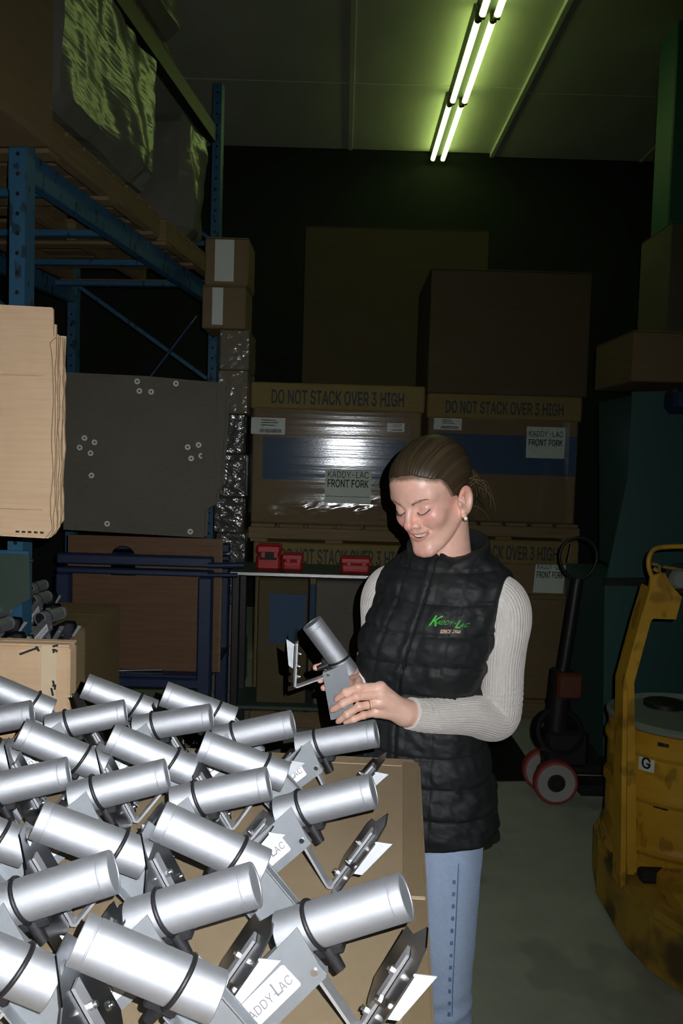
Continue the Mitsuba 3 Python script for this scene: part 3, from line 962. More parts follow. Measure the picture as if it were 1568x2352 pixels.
wheel(WX, WY, WR + .001)
wheel(WX - .02, WY + .17, WR + .001)
part(t, 'axle', cyl((WX, WY - .03, WR), (WX - .02, WY + .20, WR), .014, 16), 'black_steel', smooth=40)
part(t, 'pump_body', cat(cyl((WX, WY + .085, WR + .05), (WX + .03, WY + .085, .62), .055, 24), bx2((WX - .05, WY + .02, WR + .06), (WX + .16, WY + .15, .34), .02)), 'black_steel', smooth=35)
part(t, 'valve_block', bx2((WX - .01, WY - .005, .50), (WX + .11, WY + .06, .62), .012), 'orange_paint')
part(t, 'guard', lathe([[.10, 0], [.115, .01], [.115, .14], [.10, .15], [.09, .14], [.09, .01], [.10, 0]], 32, np.array([[1, 0, 0, WX + .02], [0, .3, .95, WY + .02], [0, .95, -.3, .34], [0, 0, 0, 1.0]])), 'black_steel', smooth=35)
path = spline([(WX + .03, WY + .085, .60), (WX + .055, WY + .09, .80), (WX + .085, WY + .10, 1.06)], 14)
part(t, 'tiller', sweep(path, .030, 16), 'black_steel', smooth=40)
h0 = np.array([WX + .085, WY + .10, 1.05])
loop = spline([h0, h0 + [-.07, 0, .05], h0 + [-.085, 0, .14], h0 + [-.05, 0, .19], h0 + [.05, 0, .19], h0 + [.085, 0, .14], h0 + [.07, 0, .05], h0], 50)
part(t, 'handle_loop', sweep(loop, .0075, 12, caps=False), 'black_steel', smooth=40)
part(t, 'control_lever', beam(h0 + [-.055, -.02, .09], h0 + [-.04, -.02, .18], .006, .006), 'steel')
for dy in (-.06, .23):
    part(t, 'fork', bx2((WX + .10, WY + dy, .06), (WX + 1.2, WY + dy + .15, .11), .012), 'black_steel')

# teal machine behind
t = thing('machine_cabinet', 'dark teal machine cabinet with a slanted front sheet behind the yellow lift truck', 'machine')
MY = 4.62
part(t, 'lower_housing', prism(Polygon(at_y([(1388, 1338), (1384, 1745), (1900, 1725), (1900, 1338)], MY)), .8, upright((0, MY + .8, 0))), 'teal_paint')
zt_ = at_y([(1393, 1327), (1441, 1100), (1452, 900), (1900, 890), (1900, 1327)], MY)
part(t, 'slanted_sheet', prism(Polygon(zt_), .02, upright((0, MY + .02, 0))), 'teal_paint')
part(t, 'upper_housing', prism(Polygon(at_y([(1470, 1325), (1470, 905), (1900, 895), (1900, 1325)], MY + .03)), .75, upright((0, MY + .78, 0))), 'teal_paint')
part(t, 'dark_band', prism(Polygon(at_y([(1386, 1330), (1388, 1345), (1900, 1352), (1900, 1328)], MY - .03)), .02, upright((0, MY - .01, 0))), 'black_steel')
z = .06
for x in (1.36, 2.1):
    part(t, 'foot', bx2((x, MY + .1, 0), (x + .12, MY + .8, z + .02), .005), 'black_steel')
ztop = P(1452, 894, MY)[2] + .03
tb, _, _ = carton('brown carton on top of the teal machine cabinet at the right edge', (P(1456, 800, MY)[0], MY + .02, ztop + .012), (2.6, MY + .7, P(1456, 757, MY)[2]), 'cardboard_old', tape=False)
t = thing('blue_sack', 'dark blue sack lying on the teal machine cabinet by the right edge', 'sack')
own(t, xf(lump((1.60, MY - .14, ztop - .145), (2.3, MY - .012, ztop - .02), 12, .012, .04, 10), np.eye(4)), 'cart_blue', smooth=True)
labels[t]['label'] = 'dark blue padded sleeve hanging on the front of the teal machine cabinet'
labels[t]['category'] = 'padding'
# pillar at the right edge, lit by the ceiling lights
struct('trim_1', 'square greenish pillar at the right edge of the photo')
zz = P(1532, 380, 6.4)
own('trim_1', bx2((P(1533, 500, 6.4)[0], 6.4, 0), (P(1533, 500, 6.4)[0] + .35, 6.75, CEIL), .01), 'teal_paint')
t, _, _ = carton('dim brown carton high up before the greenish pillar at the right edge', (P(1490, 600, 6.2)[0], 5.8, P(1500, 762, 6.2)[2] - .9), (3.3, 6.38, P(1500, 545, 6.2)[2]), 'paper_board', tape=False)
BXZ = P(1500, 762, 6.2)[2] - .9
t = thing('steel_locker', 'black steel locker under the dim carton before the pillar', 'locker')
part(t, 'body', bx2((2.16, 5.75, 0), (3.35, 6.385, BXZ - .002), .006), 'black_steel')
part(t, 'door', bx2((2.18, 5.735, .05), (2.75, 5.749, BXZ - .05), .003), 'black_steel')
part(t, 'door', bx2((2.76, 5.735, .05), (3.33, 5.749, BXZ - .05), .003), 'black_steel')

# yellow lift truck
t = thing('lift_truck', 'worn yellow lift truck with a bent frame post and dirty rounded base', 'lift truck')
base = Polygon([(1.005, 3.36), (.985, 3.28), (.985, 2.92), (1.01, 2.78), (1.075, 2.65), (1.20, 2.545), (1.40, 2.49), (1.7, 2.47), (2.4, 2.47), (2.4, 3.62), (1.10, 3.62), (1.03, 3.5)])
mb = []
for z0, z1, ins in ((.02, .19, 0.0), (.19, .215, .014)):
    mb.append(prism(base.buffer(-ins) if ins else base, z1 - z0, np.array([[1, 0, 0, 0], [0, 1, 0, 0], [0, 0, 1, z0], [0, 0, 0, 1.0]])))
part(t, 'base', cat(*mb), 'yellow_dirty')
part(t, 'deck', prism(base.buffer(-.05), .008, np.array([[1, 0, 0, 0], [0, 1, 0, 0], [0, 0, 1, .2155], [0, 0, 0, 1.0]])), 'yellow_dirty')
part(t, 'skirt', prism(base.buffer(-.03), .019, np.array([[1, 0, 0, 0], [0, 1, 0, 0], [0, 0, 1, .001], [0, 0, 0, 1.0]])), 'grease_black')
YP = 3.02
front = [(1423, 2035), (1428, 1770), (1436, 1566), (1473, 1425), (1498, 1338), (1512, 1300)]
back_ = [(1466, 2035), (1457, 1770), (1456, 1560), (1476, 1480), (1493, 1425), (1500, 1418), (1552, 1423), (1568, 1372), (1548, 1352), (1531, 1325), (1527, 1316)]
poly = at_y([(1438, 2030), (1440, 1770), (1441, 1566), (1474, 1428), (1490, 1360), (1495, 1322), (1527, 1316), (1531, 1325), (1548, 1352), (1566, 1372), (1552, 1423), (1500, 1421), (1494, 1428), (1456, 1568), (1459, 1770), (1463, 2030)], YP)
part(t, 'post_plate', prism(Polygon(poly), .016, upright((0, YP + .016, 0))), 'yellow_paint')
ch = at_y([(1418, 2030), (1421, 1770), (1425, 1562), (1462, 1424), (1486, 1346), (1489, 1349), (1470, 1424), (1434, 1566), (1432, 1770), (1430, 2030)], YP)
part(t, 'post_channel', prism(Polygon(ch), .09, upright((0, YP + .06, 0))), 'yellow_paint')
gr = at_y([(1431, 2030), (1433, 1770), (1435, 1566), (1471, 1425), (1489, 1350), (1493, 1350), (1475, 1428), (1441, 1567), (1440, 1770), (1438, 2030)], YP)
part(t, 'post_groove', prism(Polygon(gr), .03, upright((0, YP + .05, 0))), 'yellow_dirty')
lp = np.array([P(1497, 1325, YP), P(1489, 1300, YP), P(1490, 1280, YP), P(1500, 1263, YP), P(1520, 1257, YP), P(1600, 1257, YP), P(1700, 1262, YP)])
part(t, 'hand_rail', sweep(spline(lp, 40), .008, 12), 'yellow_paint', smooth=40)
part(t, 'hook', cat(beam(P(1500, 1306, YP), P(1512, 1312, YP), .012, .014), beam(P(1496, 1295, YP), P(1510, 1297, YP), .012, .010), beam(P(1522, 1302, YP), P(1565, 1308, YP), .012, .010), beam(P(1513, 1297, YP), P(1515, 1318, YP), .012, .008)), 'yellow_dirty')
kc = P(1566, 1332, YP - .02)
part(t, 'warning_horn', xf(lathe([[0, 0], [.026, 0], [.036, .02], [.036, .05], [0, .05]], 28), np.array([[1, 0, 0, kc[0]], [0, 0, 1, kc[1]], [0, -1, 0, kc[2]], [0, 0, 0, 1.0]])), 'grey_lid', smooth=35)
part(t, 'horn_guard', torus(.045, .009, 32, 10, np.array([[1, 0, 0, kc[0]], [0, 0, 1, kc[1] + .03], [0, -1, 0, kc[2]], [0, 0, 0, 1.0]])), 'grease_black', smooth=40)
part(t, 'front_cover', bx2((1.06, 2.62, .2242), (1.75, 2.90, .305), .05), 'yellow_paint')
part(t, 'foot_pedal', bx2((1.03, YP - .09, .224), (1.12, YP - .03, .262), .012), 'grease_black')
part(t, 'tow_eye', cat(torus(.022, .008, 24, 8, np.array([[1, 0, 0, 1.10], [0, 0, 1, YP - .13], [0, 1, 0, .252], [0, 0, 0, 1.0]])), bx2((1.10, YP - .14, .224), (1.30, YP - .10, .245), .008)), 'yellow_dirty')
part(t, 'mast', bx2((2.2, YP - .1, .216), (2.35, YP + .3, 2.2), .01), 'yellow_paint')
part(t, 'hand_rail_bracket', beam(lp[-1] + [-.05, 0, 0], (2.25, YP + .02, lp[-1][2]), .02, .03), 'yellow_paint')

# yellow steel drum on the deck
t = thing('steel_drum', 'yellow steel drum with a grey lid and small white tag, by the bent post', 'drum')
DC = np.array([1.262, 3.215])
DR, D0, D1 = .27, .226, .715
prof = [[0, 0], [DR - .006, 0], [DR + .006, .006], [DR + .006, .02], [DR, .028]]
for zh in (.075, .255, .41):
    prof += [[DR, zh - .022], [DR + .010, zh - .006], [DR + .010, zh + .006], [DR, zh + .022]]
prof += [[DR, D1 - D0 - .03], [DR + .004, D1 - D0 - .012], [DR - .01, D1 - D0 - .010], [0, D1 - D0 - .010]]
mD = np.array([[1, 0, 0, DC[0]], [0, 1, 0, DC[1]], [0, 0, 1, D0], [0, 0, 0, 1.0]])
part(t, 'shell', lathe(prof, 72, mD), 'yellow_drum', smooth=30)
mL = mD.copy()
mL[2, 3] = D1 - .0095
part(t, 'lid', lathe([[0, 0], [DR - .008, 0], [DR + .008, .003], [DR + .010, .016], [DR - .004, .024], [DR - .02, .010], [.10, .012], [0, .012]], 72, mL), 'grey_lid', smooth=30)
part(t, 'lid_bung', lathe([[0, 0], [.075, 0], [.075, .016], [.06, .02], [0, .02]], 28, np.array([[1, 0, 0, DC[0] - .04], [0, 1, 0, DC[1] + .12], [0, 0, 1, D1 + .003], [0, 0, 0, 1.0]])), 'rubber', smooth=30)


def on_drum(ang, z, w, h, r=DR + .0015, m='paper', nm='tag'):
    a = np.linspace(ang - w / 2 / r, ang + w / 2 / r, 8)
    V = np.vstack([np.stack([DC[0] + rr * np.cos(a), DC[1] + rr * np.sin(a), a * 0 + zz_], 1) for rr, zz_ in ((r, z - h / 2), (r, z + h / 2), (r - .001, z + h / 2), (r - .001, z - h / 2))])
    n = 8
    q = []
    for k in range(4):
        for i in range(n - 1):
            q.append([k * n + i, k * n + i + 1, ((k + 1) % 4) * n + i + 1, ((k + 1) % 4) * n + i])
    q += [[0, n, 2 * n, 3 * n], [n - 1, 4 * n - 1, 3 * n - 1, 2 * n - 1]]
    return part(t, nm, (V, np.array(q)), m)


A0 = math.radians(222)
k = on_drum(A0, .600, .058, .056)
g = text('G', .036, .0008, True)
e = np.array([-math.sin(A0), math.cos(A0), 0])
o = np.array([DC[0] + (DR + .0022) * math.cos(A0), DC[1] + (DR + .0022) * math.sin(A0), .582])
part(k, 'lettering', xf(g, frame(o, e, [0, 0, 1], np.cross(e, [0, 0, 1]))), 'marker_ink')
for an, z, w, h in ((232, .675, .022, .013), (236, .675, .014, .012), (232, .462, .030, .012), (237, .460, .02, .010)):
    on_drum(math.radians(an), z, w, h, DR + .0012, 'grease_black', 'stencil_mark')

# ------------------------------------------------------------------ the carton worktop and the tube holders on it
TT = 1.055
t = thing('worktop_carton', 'big brown carton used as a worktop, covered with silver tube holders', 'box')
c0, c1 = PZ(965, 1738, TT), PZ(1003, 2400, TT)
ed = unit(np.append(c0[:2] - c1[:2], 0))
nr = np.array([-ed[1], ed[0], 0])
L0 = c0 - ed * 1.45
W = 1.75
MW = frame(np.array([L0[0], L0[1], 0]), -nr * -1, ed, (0, 0, 1))
MW[:3, 0] = nr                                   # x runs to the left, y along the right edge away from the camera
LY = 1.45
flipx = np.diag([1.0, 1, 1, 1])


def WB(lo, hi, bev=.006):
    return xf(bx2(lo, hi, bev), MW)


part(t, 'body', WB((.012, .012, .13), (W - .012, LY - .012, TT - .012), .01), 'cardboard_top')
part(t, 'lid', WB((0.0, 0, TT - .16), (W, LY, TT - .0015), .014), 'cardboard_top')
part(t, 'edge_flap', WB((.004, .01, TT - .0012), (.033, LY - .035, TT + .0008), .0008), 'cardboard_strip')
zc = PZ(960, 2062, TT)
yl = float((zc - L0) @ ed)
part(t, 'tape', WB((.004, yl - .006, TT - .001), (.060, yl + .002, TT + .0014), .0004), 'packing_tape')
part(t, 'crease', WB((.035, LY - .055, TT - .0014), (W - .05, LY - .052, TT - .0006), .0004), 'packing_tape')
wood_pallet('wooden pallet under the carton worktop', MW @ np.diag([1.0, 1, 1, 1]), W, LY, h=.13)


# --- one tube holder, axis along x (tail at 0), strap below
TR, TL = .0222, .130


def holder_parts(mirror=False):
    out = {}
    tube = lathe([[TR - .0030, 0], [TR - .0006, 0], [TR, .0008], [TR, TL - .0125], [TR - .0007, TL - .0120], [TR - .0007, TL - .0112], [TR, TL - .0108], [TR, TL - .0008], [TR - .0006, TL], [TR - .0030, TL], [TR - .0030, 0]], 64)
    ax = np.array([[0, 0, 1, 0], [1, 0, 0, 0], [0, 1, 0, 0], [0, 0, 0, 1.0]])
    out['tube'] = (xf(tube, ax), 'aluminium', 30)
    out['tail_plug'] = (lathe([[0, .004], [TR - .003, .004], [TR - .003, .008], [0, .008]], 40, ax), 'rubber', 30)
    out['end_cap'] = (lathe([[0, TL - .004], [TR - .0028, TL - .004], [TR - .0028, TL - .0012], [TR - .0045, TL - .0008], [0, TL - .0008]], 48, ax), 'aluminium_sheet', 30)
    ring = torus(TR + .0014, .0023, 56, 10, np.array([[.18, 0, .984, .036], [0, 1, 0, 0], [-.984, 0, .18, 0], [0, 0, 0, 1.0]]))
    out['rubber_strap'] = (ring, 'rubber', 40)
    knob = cat(cyl((.040, -.004, -.022), (.046, -.006, -.046), .0075, 20, .0055), bx((.030, .016, .010), (.042, -.002, -.0255), .003))
    out['strap_knob'] = (knob, 'rubber', 35)
    # side plate: channel of bent sheet
    u = np.array([-.899, -.438])       # long direction in x, z
    w = np.array([.40, -.917])         # across, towards the strap
    o = np.array([.019, .008])
    Lp, Wp, th = .102, .050, .0018
    y0 = -.0262

    def q(a, b):
        return o + u * a + w * b
    sheet = Polygon([q(-.010, -.0015), q(.004, -.001), q(Lp, 0), q(Lp, Wp), q(.002, Wp)])
    face = prism(sheet, th, np.array([[1, 0, 0, 0], [0, 0, -1, y0 + th], [0, 1, 0, 0], [0, 0, 0, 1.0]]))

    def flange(a, b, dep, t_=.0018):
        a3, b3 = np.array([a[0], y0 + dep / 2, a[1]]), np.array([b[0], y0 + dep / 2, b[1]])
        return beam(a3, b3, dep, t_, up=unit(np.cross(b3 - a3, [0, 1, 0])), bevel=.0004)
    fl = [flange(q(.006, .001), q(Lp, .001), .016), flange(q(.004, Wp - .001), q(Lp, Wp - .001), .020), flange(q(.0005, .001), q(.001, Wp - .001), .010)]
    out['side_plate'] = (cat(face, *fl), 'aluminium_sheet', False)
    c = q(.064, Wp * .52)
    st = Polygon([c + u * .036 - w * .010, c - u * .036 - w * .010, c - u * .036 + w * .010, c + u * .036 + w * .010]).buffer(.003, 4)
    mst = np.array([[1, 0, 0, 0], [0, 0, -1, y0 + .0002], [0, 1, 0, 0], [0, 0, 0, 1.0]])
    out['sticker'] = (prism(st, .0006, mst), 'sticker', False)
    ang = math.atan2(u[1], u[0]) + math.pi
    tx = cat(xf(text('K', .0135, .0003, False, .18, False), np.eye(4)), xf(text('ADDY-', .0085, .0003, False, .18, False), frame((.0098, 0, 0), (1, 0, 0), (0, 1, 0), (0, 0, 1))),
             xf(text('L', .0135, .0003, False, .18, False), frame((.0450, 0, 0), (1, 0, 0), (0, 1, 0), (0, 0, 1))), xf(text('AC', .0085, .0003, False, .18, False), frame((.0525, 0, 0), (1, 0, 0), (0, 1, 0), (0, 0, 1))))
    tx.apply_translation([-.0335, -.0055, 0])
    cs, sn = math.cos(ang), math.sin(ang)
    rot = np.array([[cs, -sn, 0, c[0]], [sn, cs, 0, c[1]], [0, 0, 1, 0], [0, 0, 0, 1.0]])
    m2 = np.array([[1, 0, 0, 0], [0, 0, -1, y0 - .0003], [0, 1, 0, 0], [0, 0, 0, 1.0]])
    out['sticker__lettering'] = (xf(tx, m2 @ rot), 'sticker_ink', False)
    # bent strap
    a, v, e = np.array([.026, -.040]), np.array([.042, -.1030]), np.array([.116, -.0445])
    ys, sw = -.012, .017
    pts = [a, v + unit(a - v) * .010, v + unit(a - v) * .004 + [0.0006, -.0006], v + unit(e - v) * .004 + [0.0006, -.0006], v + unit(e - v) * .010, e]
    from shapely.geometry import LineString
    band = LineString(pts).buffer(.0016, cap_style=2, join_style=1)
    out['bracket_strap'] = (prism(band, sw, np.array([[1, 0, 0, 0], [0, 0, -1, ys + sw / 2], [0, 1, 0, 0], [0, 0, 0, 1.0]])), 'strap_steel', 35)
    # mounting plate along the outer side of the long leg
    ed_, no = unit(e - v), None
    no = np.array([ed_[1], -ed_[0]])               # outward (down)
    E3, N3 = np.array([ed_[0], 0, ed_[1]]), np.array([no[0], 0, no[1]])
    o3 = np.array([v[0], 0, v[1]]) + N3 * .0022
    Mp = frame(o3, E3, (0, 1, 0), np.cross(E3, (0, 1, 0)))
    if np.cross(E3, (0, 1, 0)) @ N3 < 0:
        dz = -.0018
    else:
        dz = 0.0
    ply_ = Polygon([(.014, .062), (.078, .062), (.094, .020), (.124, -.012), (.124, -.048), (.104, -.066), (.030, -.066), (.006, -.040), (.006, .036)])
    pm = prism(ply_, .0018)
    pm.apply_translation([0, 0, dz])
    out['mount_plate'] = (xf(pm, Mp), 'polished_plate', False)
    f0 = [o3 + E3 * s + np.array([0, -.0655, 0]) for s in (.056, .106)]
    fd = unit(np.array([.72, -.18, 0]) + N3 * .38)
    f1 = [f0[0] + fd * .013, f0[1] + fd * .021]
    V = np.array([f0[0], f0[1], f1[1], f1[0]])
    nn = unit(np.cross(V[1] - V[0], V[3] - V[0])) * .0016
    V8 = np.vstack([V, V + nn])
    out['side_flap'] = (trimesh.convex.convex_hull(V8), 'pale_sheet', False)
    bolts = []
    for s, yy in ((.022, ys), (.070, ys), (.052, -.036)):
        p0 = o3 + E3 * s + np.array([0, yy, 0]) - N3 * .0040
        bolts.append(cat(cyl(p0, p0 - N3 * .004, .0042, 6), cyl(p0 - N3 * .004, p0 - N3 * .007, .0026, 10)))
    for i, b in enumerate(bolts):
        out['bolt' + '_%03d' % i * (i > 0)] = (b, 'chrome', 30)
    p0 = np.array([a[0] + .003, y0 - .0006, a[1] + .010])
    out['bolt_003'] = (cyl(p0 + [0, .004, 0], p0 - [0, .004, 0], .0034, 10), 'chrome', 30)
    if mirror:
        F_ = np.diag([1.0, -1, 1, 1])
        for k_ in list(out):
            m, mm, sm = out[k_]
            m = m.copy()
            m.apply_transform(F_)            # trimesh turns the faces round itself
            out[k_] = (m, mm, sm)
        del out['sticker'], out['sticker__lettering']
    return out


HP = holder_parts()
HD = {k: mikit.ply(m, mm, smooth=sm) for k, (m, mm, sm) in HP.items()}
ALLV = np.vstack([m.vertices for m, _, _ in HP.values()])
NOSTICK = {'sticker', 'sticker__lettering'}


def place_holder(label, tail, tip, roll=0.0, rest=TT, group=None, dicts=None, sticker=True, lift=True, allv=None):
    """Put a tube holder with its axis from tail to tip, turned by roll round the axis, lowered or lifted until it touches the rest height."""
    X = unit(np.asarray(tip) - tail)
    Y = unit(np.cross([0, 0, 1], X))
    Z = np.cross(X, Y)
    c, s = math.cos(roll), math.sin(roll)
    M = frame(tail, X, Y * c + Z * s, Z * c - Y * s)
    if lift:
        low = (ALLV @ M[:3, :3].T + M[:3, 3])[:, 2].min()
        M[2, 3] += rest + .0009 - low
    t = thing('tube_holder', label, 'tube holder', group)
    for k, d in (dicts or HD).items():
        if not sticker and k in NOSTICK:
            continue
        scene[f'{t}__{k}'] = {**d, 'to_world': T(M)}
    return t, M


A_ROWS = [
    ('front right-pointing row', [((645, 2142), (908, 2060)), ((300, 2110), (563, 2030)), ((-30, 2083), (232, 2001))]),
    ('middle right-pointing row', [((638, 1863), (845, 1812)), ((398, 1835), (609, 1790)), ((163, 1825), (376, 1771)), ((-70, 1815), (150, 1765))]),
    ('rear right-pointing row', [((684, 1706), (856, 1677)), ((495, 1692), (663, 1656)), ((310, 1665), (475, 1639)), ((108, 1663), (285, 1628)), ((-112, 1664), (60, 1633))]),
]
B_ROWS = [
    ('rearmost left-pointing row', [((537, 1648), (387, 1593)), ((354, 1632), (209, 1577)), ((118, 1632), (-30, 1570))]),
    ('second rearmost left-pointing row', [((655, 1779), (477, 1712)), ((443, 1770), (268, 1696)), ((239, 1760), (51, 1683)), ((30, 1750), (-160, 1668))]),
    ('second front left-pointing row', [((606, 1991), (386, 1889)), ((335, 1970), (102, 1883)), ((63, 1946), (-180, 1860))]),
    ('frontmost left-pointing row', [((501, 2285), (199, 2158)), ((123, 2260), (-190, 2130))]),
]
ORD = ['first', 'second', 'third', 'fourth', 'fifth']


def seen(ta, ti, z, q):
    """Tail on the plane z, tip above it at the tube's length, nearly square to the line of sight."""
    a = PZ(*ta, z)
    d = ray(*ti)
    o = CAM - a
    A_, B_, C_ = d @ d, 2 * d @ o, o @ o - TL ** 2
    disc = B_ * B_ - 4 * A_ * C_
    s = (-B_ - math.sqrt(max(disc, 0)) * q) / (2 * A_)
    return a, a + unit(CAM + d * s - a) * TL


for rows_, zt0, q in ((A_ROWS, 1.155, .45), (B_ROWS, 1.155, .0)):
    for r, (rn, row) in enumerate(rows_):
        for i, (ta, ti) in enumerate(row):
            a, b = seen(ta, ti, zt0, q)
            dd = b - a
            t_, M_ = place_holder(f'silver tube holder on the worktop, {rn}, {ORD[i]} from right', a, b, 0.0, group='silver tube holders on the worktop')
            if __name__ == 'dbg':
                print(rn, i, 'yaw', round(math.degrees(math.atan2(dd[1], dd[0]))), 'tilt', round(math.degrees(math.asin(dd[2] / TL))), 'lift', round(M_[2, 3] - a[2], 4))
# a second lot on the carton behind the rack post
zb_ = BX1[2] - .01
for i, (px, py, tx_, ty_, lab) in enumerate([(86, 1422, 146, 1405, 'small far silver tube holder right of the blue post, lowest of three'), (62, 1384, 118, 1365, 'small far silver tube holder right of the blue post, middle of three'),
                                             (62, 1354, 106, 1341, 'small far silver tube holder right of the blue post, topmost of three'), (-30, 1446, 20, 1430, 'far silver tube holder left of the blue post, lower of two'), (-35, 1412, 18, 1398, 'far silver tube holder left of the blue post, upper of two')]):
    z = zb_ + .105
    a, b = PZ(px, py, z), PZ(tx_, ty_, z)
    d = unit(b - a) * TL / 2
    place_holder(lab, (a + b) / 2 - d, (a + b) / 2 + d, 0.0, rest=zb_, group='silver tube holders behind the rack post')

# ------------------------------------------------------------------ the woman
woman = thing('person', 'smiling woman in a black quilted vest and cream sweater beside the worktop', 'person')
YAW_T = math.radians(27)
TL_, TF_ = np.array([math.cos(YAW_T), -math.sin(YAW_T), 0]), np.array([-math.sin(YAW_T), -math.cos(YAW_T), 0])   # her left, her front
ZS = [.70, .77, .86, .96, 1.06, 1.14, 1.22, 1.29, 1.345, 1.39, 1.44]
CXs = [.197, .197, .193, .186, .181, .188, .205, .224, .235, .238, .238]
CYs = [2.0, 2.0, 2.0, 2.0, 1.995, 1.985, 1.98, 1.985, 1.99, 1.995, 2.0]
AS = [.160, .162, .160, .145, .125, .124, .129, .132, .130, .095, .058]
BS = [.122, .124, .124, .112, .100, .104, .112, .108, .096, .075, .056]


def torso_local(p):
    cx, cy = np.interp(p[:, 2], ZS, CXs), np.interp(p[:, 2], ZS, CYs)
    dx, dy = p[:, 0] - cx, p[:, 1] - cy
    return dx * TL_[0] + dy * TL_[1], dx * TF_[0] + dy * TF_[1]


def tw(l, f, z):
    cx, cy = np.interp(z, ZS, CXs), np.interp(z, ZS, CYs)
    return np.array([cx, cy, z]) + TL_ * l + TF_ * f + 0.0


def torso_sdf(p, grow=0.0):
    x, y = torso_local(p)
    a, b = np.interp(p[:, 2], ZS, AS) + grow, np.interp(p[:, 2], ZS, BS) + grow
    e = 2.35
    r = (np.abs(x / a) ** e + np.abs(y / b) ** e) ** (1 / e)
    return (r - 1) * np.minimum(a, b) * .92


SHL, SHR = tw(.133, -.005, 1.316), tw(-.133, -.005, 1.316)
ELL, ELR = P(1146, 1648, 1.955), P(852, 1570, 2.13)
WRL, WRR = P(930, 1638, 1.815), P(803, 1572, 1.93)
NECK = tw(0, -.012, 1.375)

# head frame: X her left, Y forward, Z up
HY, HB, HR = math.radians(41), math.radians(23), math.radians(5)
fw = np.array([-math.sin(HY) * math.cos(HB), -math.cos(HY) * math.cos(HB), -math.sin(HB)])
lf = unit(np.cross(fw, [0, 0, 1])) * -1
lf = np.array([math.cos(HY), -math.sin(HY), 0])
up_ = np.cross(lf, fw)
if up_[2] < 0:
    up_ = -up_
lf, up_ = lf * math.cos(HR) + up_ * math.sin(HR), up_ * math.cos(HR) - lf * math.sin(HR)
HO = P(990, 1133, 1.955)
HM = frame(HO, lf, fw, up_)
HMi = np.linalg.inv(HM)


def to_head(p):
    return (p - HO.astype(np.float32)) @ np.stack([lf, fw, up_], 1).astype(np.float32)


def from_head(q):
    return HO + np.asarray(q, float) @ np.stack([lf, fw, up_], 0)


def mirrored(fn, q):
    """fn on |x|."""
    a = q.copy()
    a[:, 0] = np.abs(a[:, 0])
    return fn(a)


MOUTH = lambda x: -.0640 + 9.5 * x * x          # smile curve of the mouth line (z of x)
LIPY = lambda x: .0835 - 11.0 * x * x            # depth of the lips


def arc(x0, x1, dz, dy, n=9):
    xs = np.linspace(x0, x1, n)
    return np.stack([xs, LIPY(xs) + dy, MOUTH(xs) + dz], 1)


def sd_chain(p, pts, r):
    d = None
    r = np.broadcast_to(r, (len(pts),))
    for i in range(len(pts) - 1):
        c = sd_cap(p, pts[i], pts[i + 1], r[i], r[i + 1])
        d = c if d is None else np.minimum(d, c)
    return d


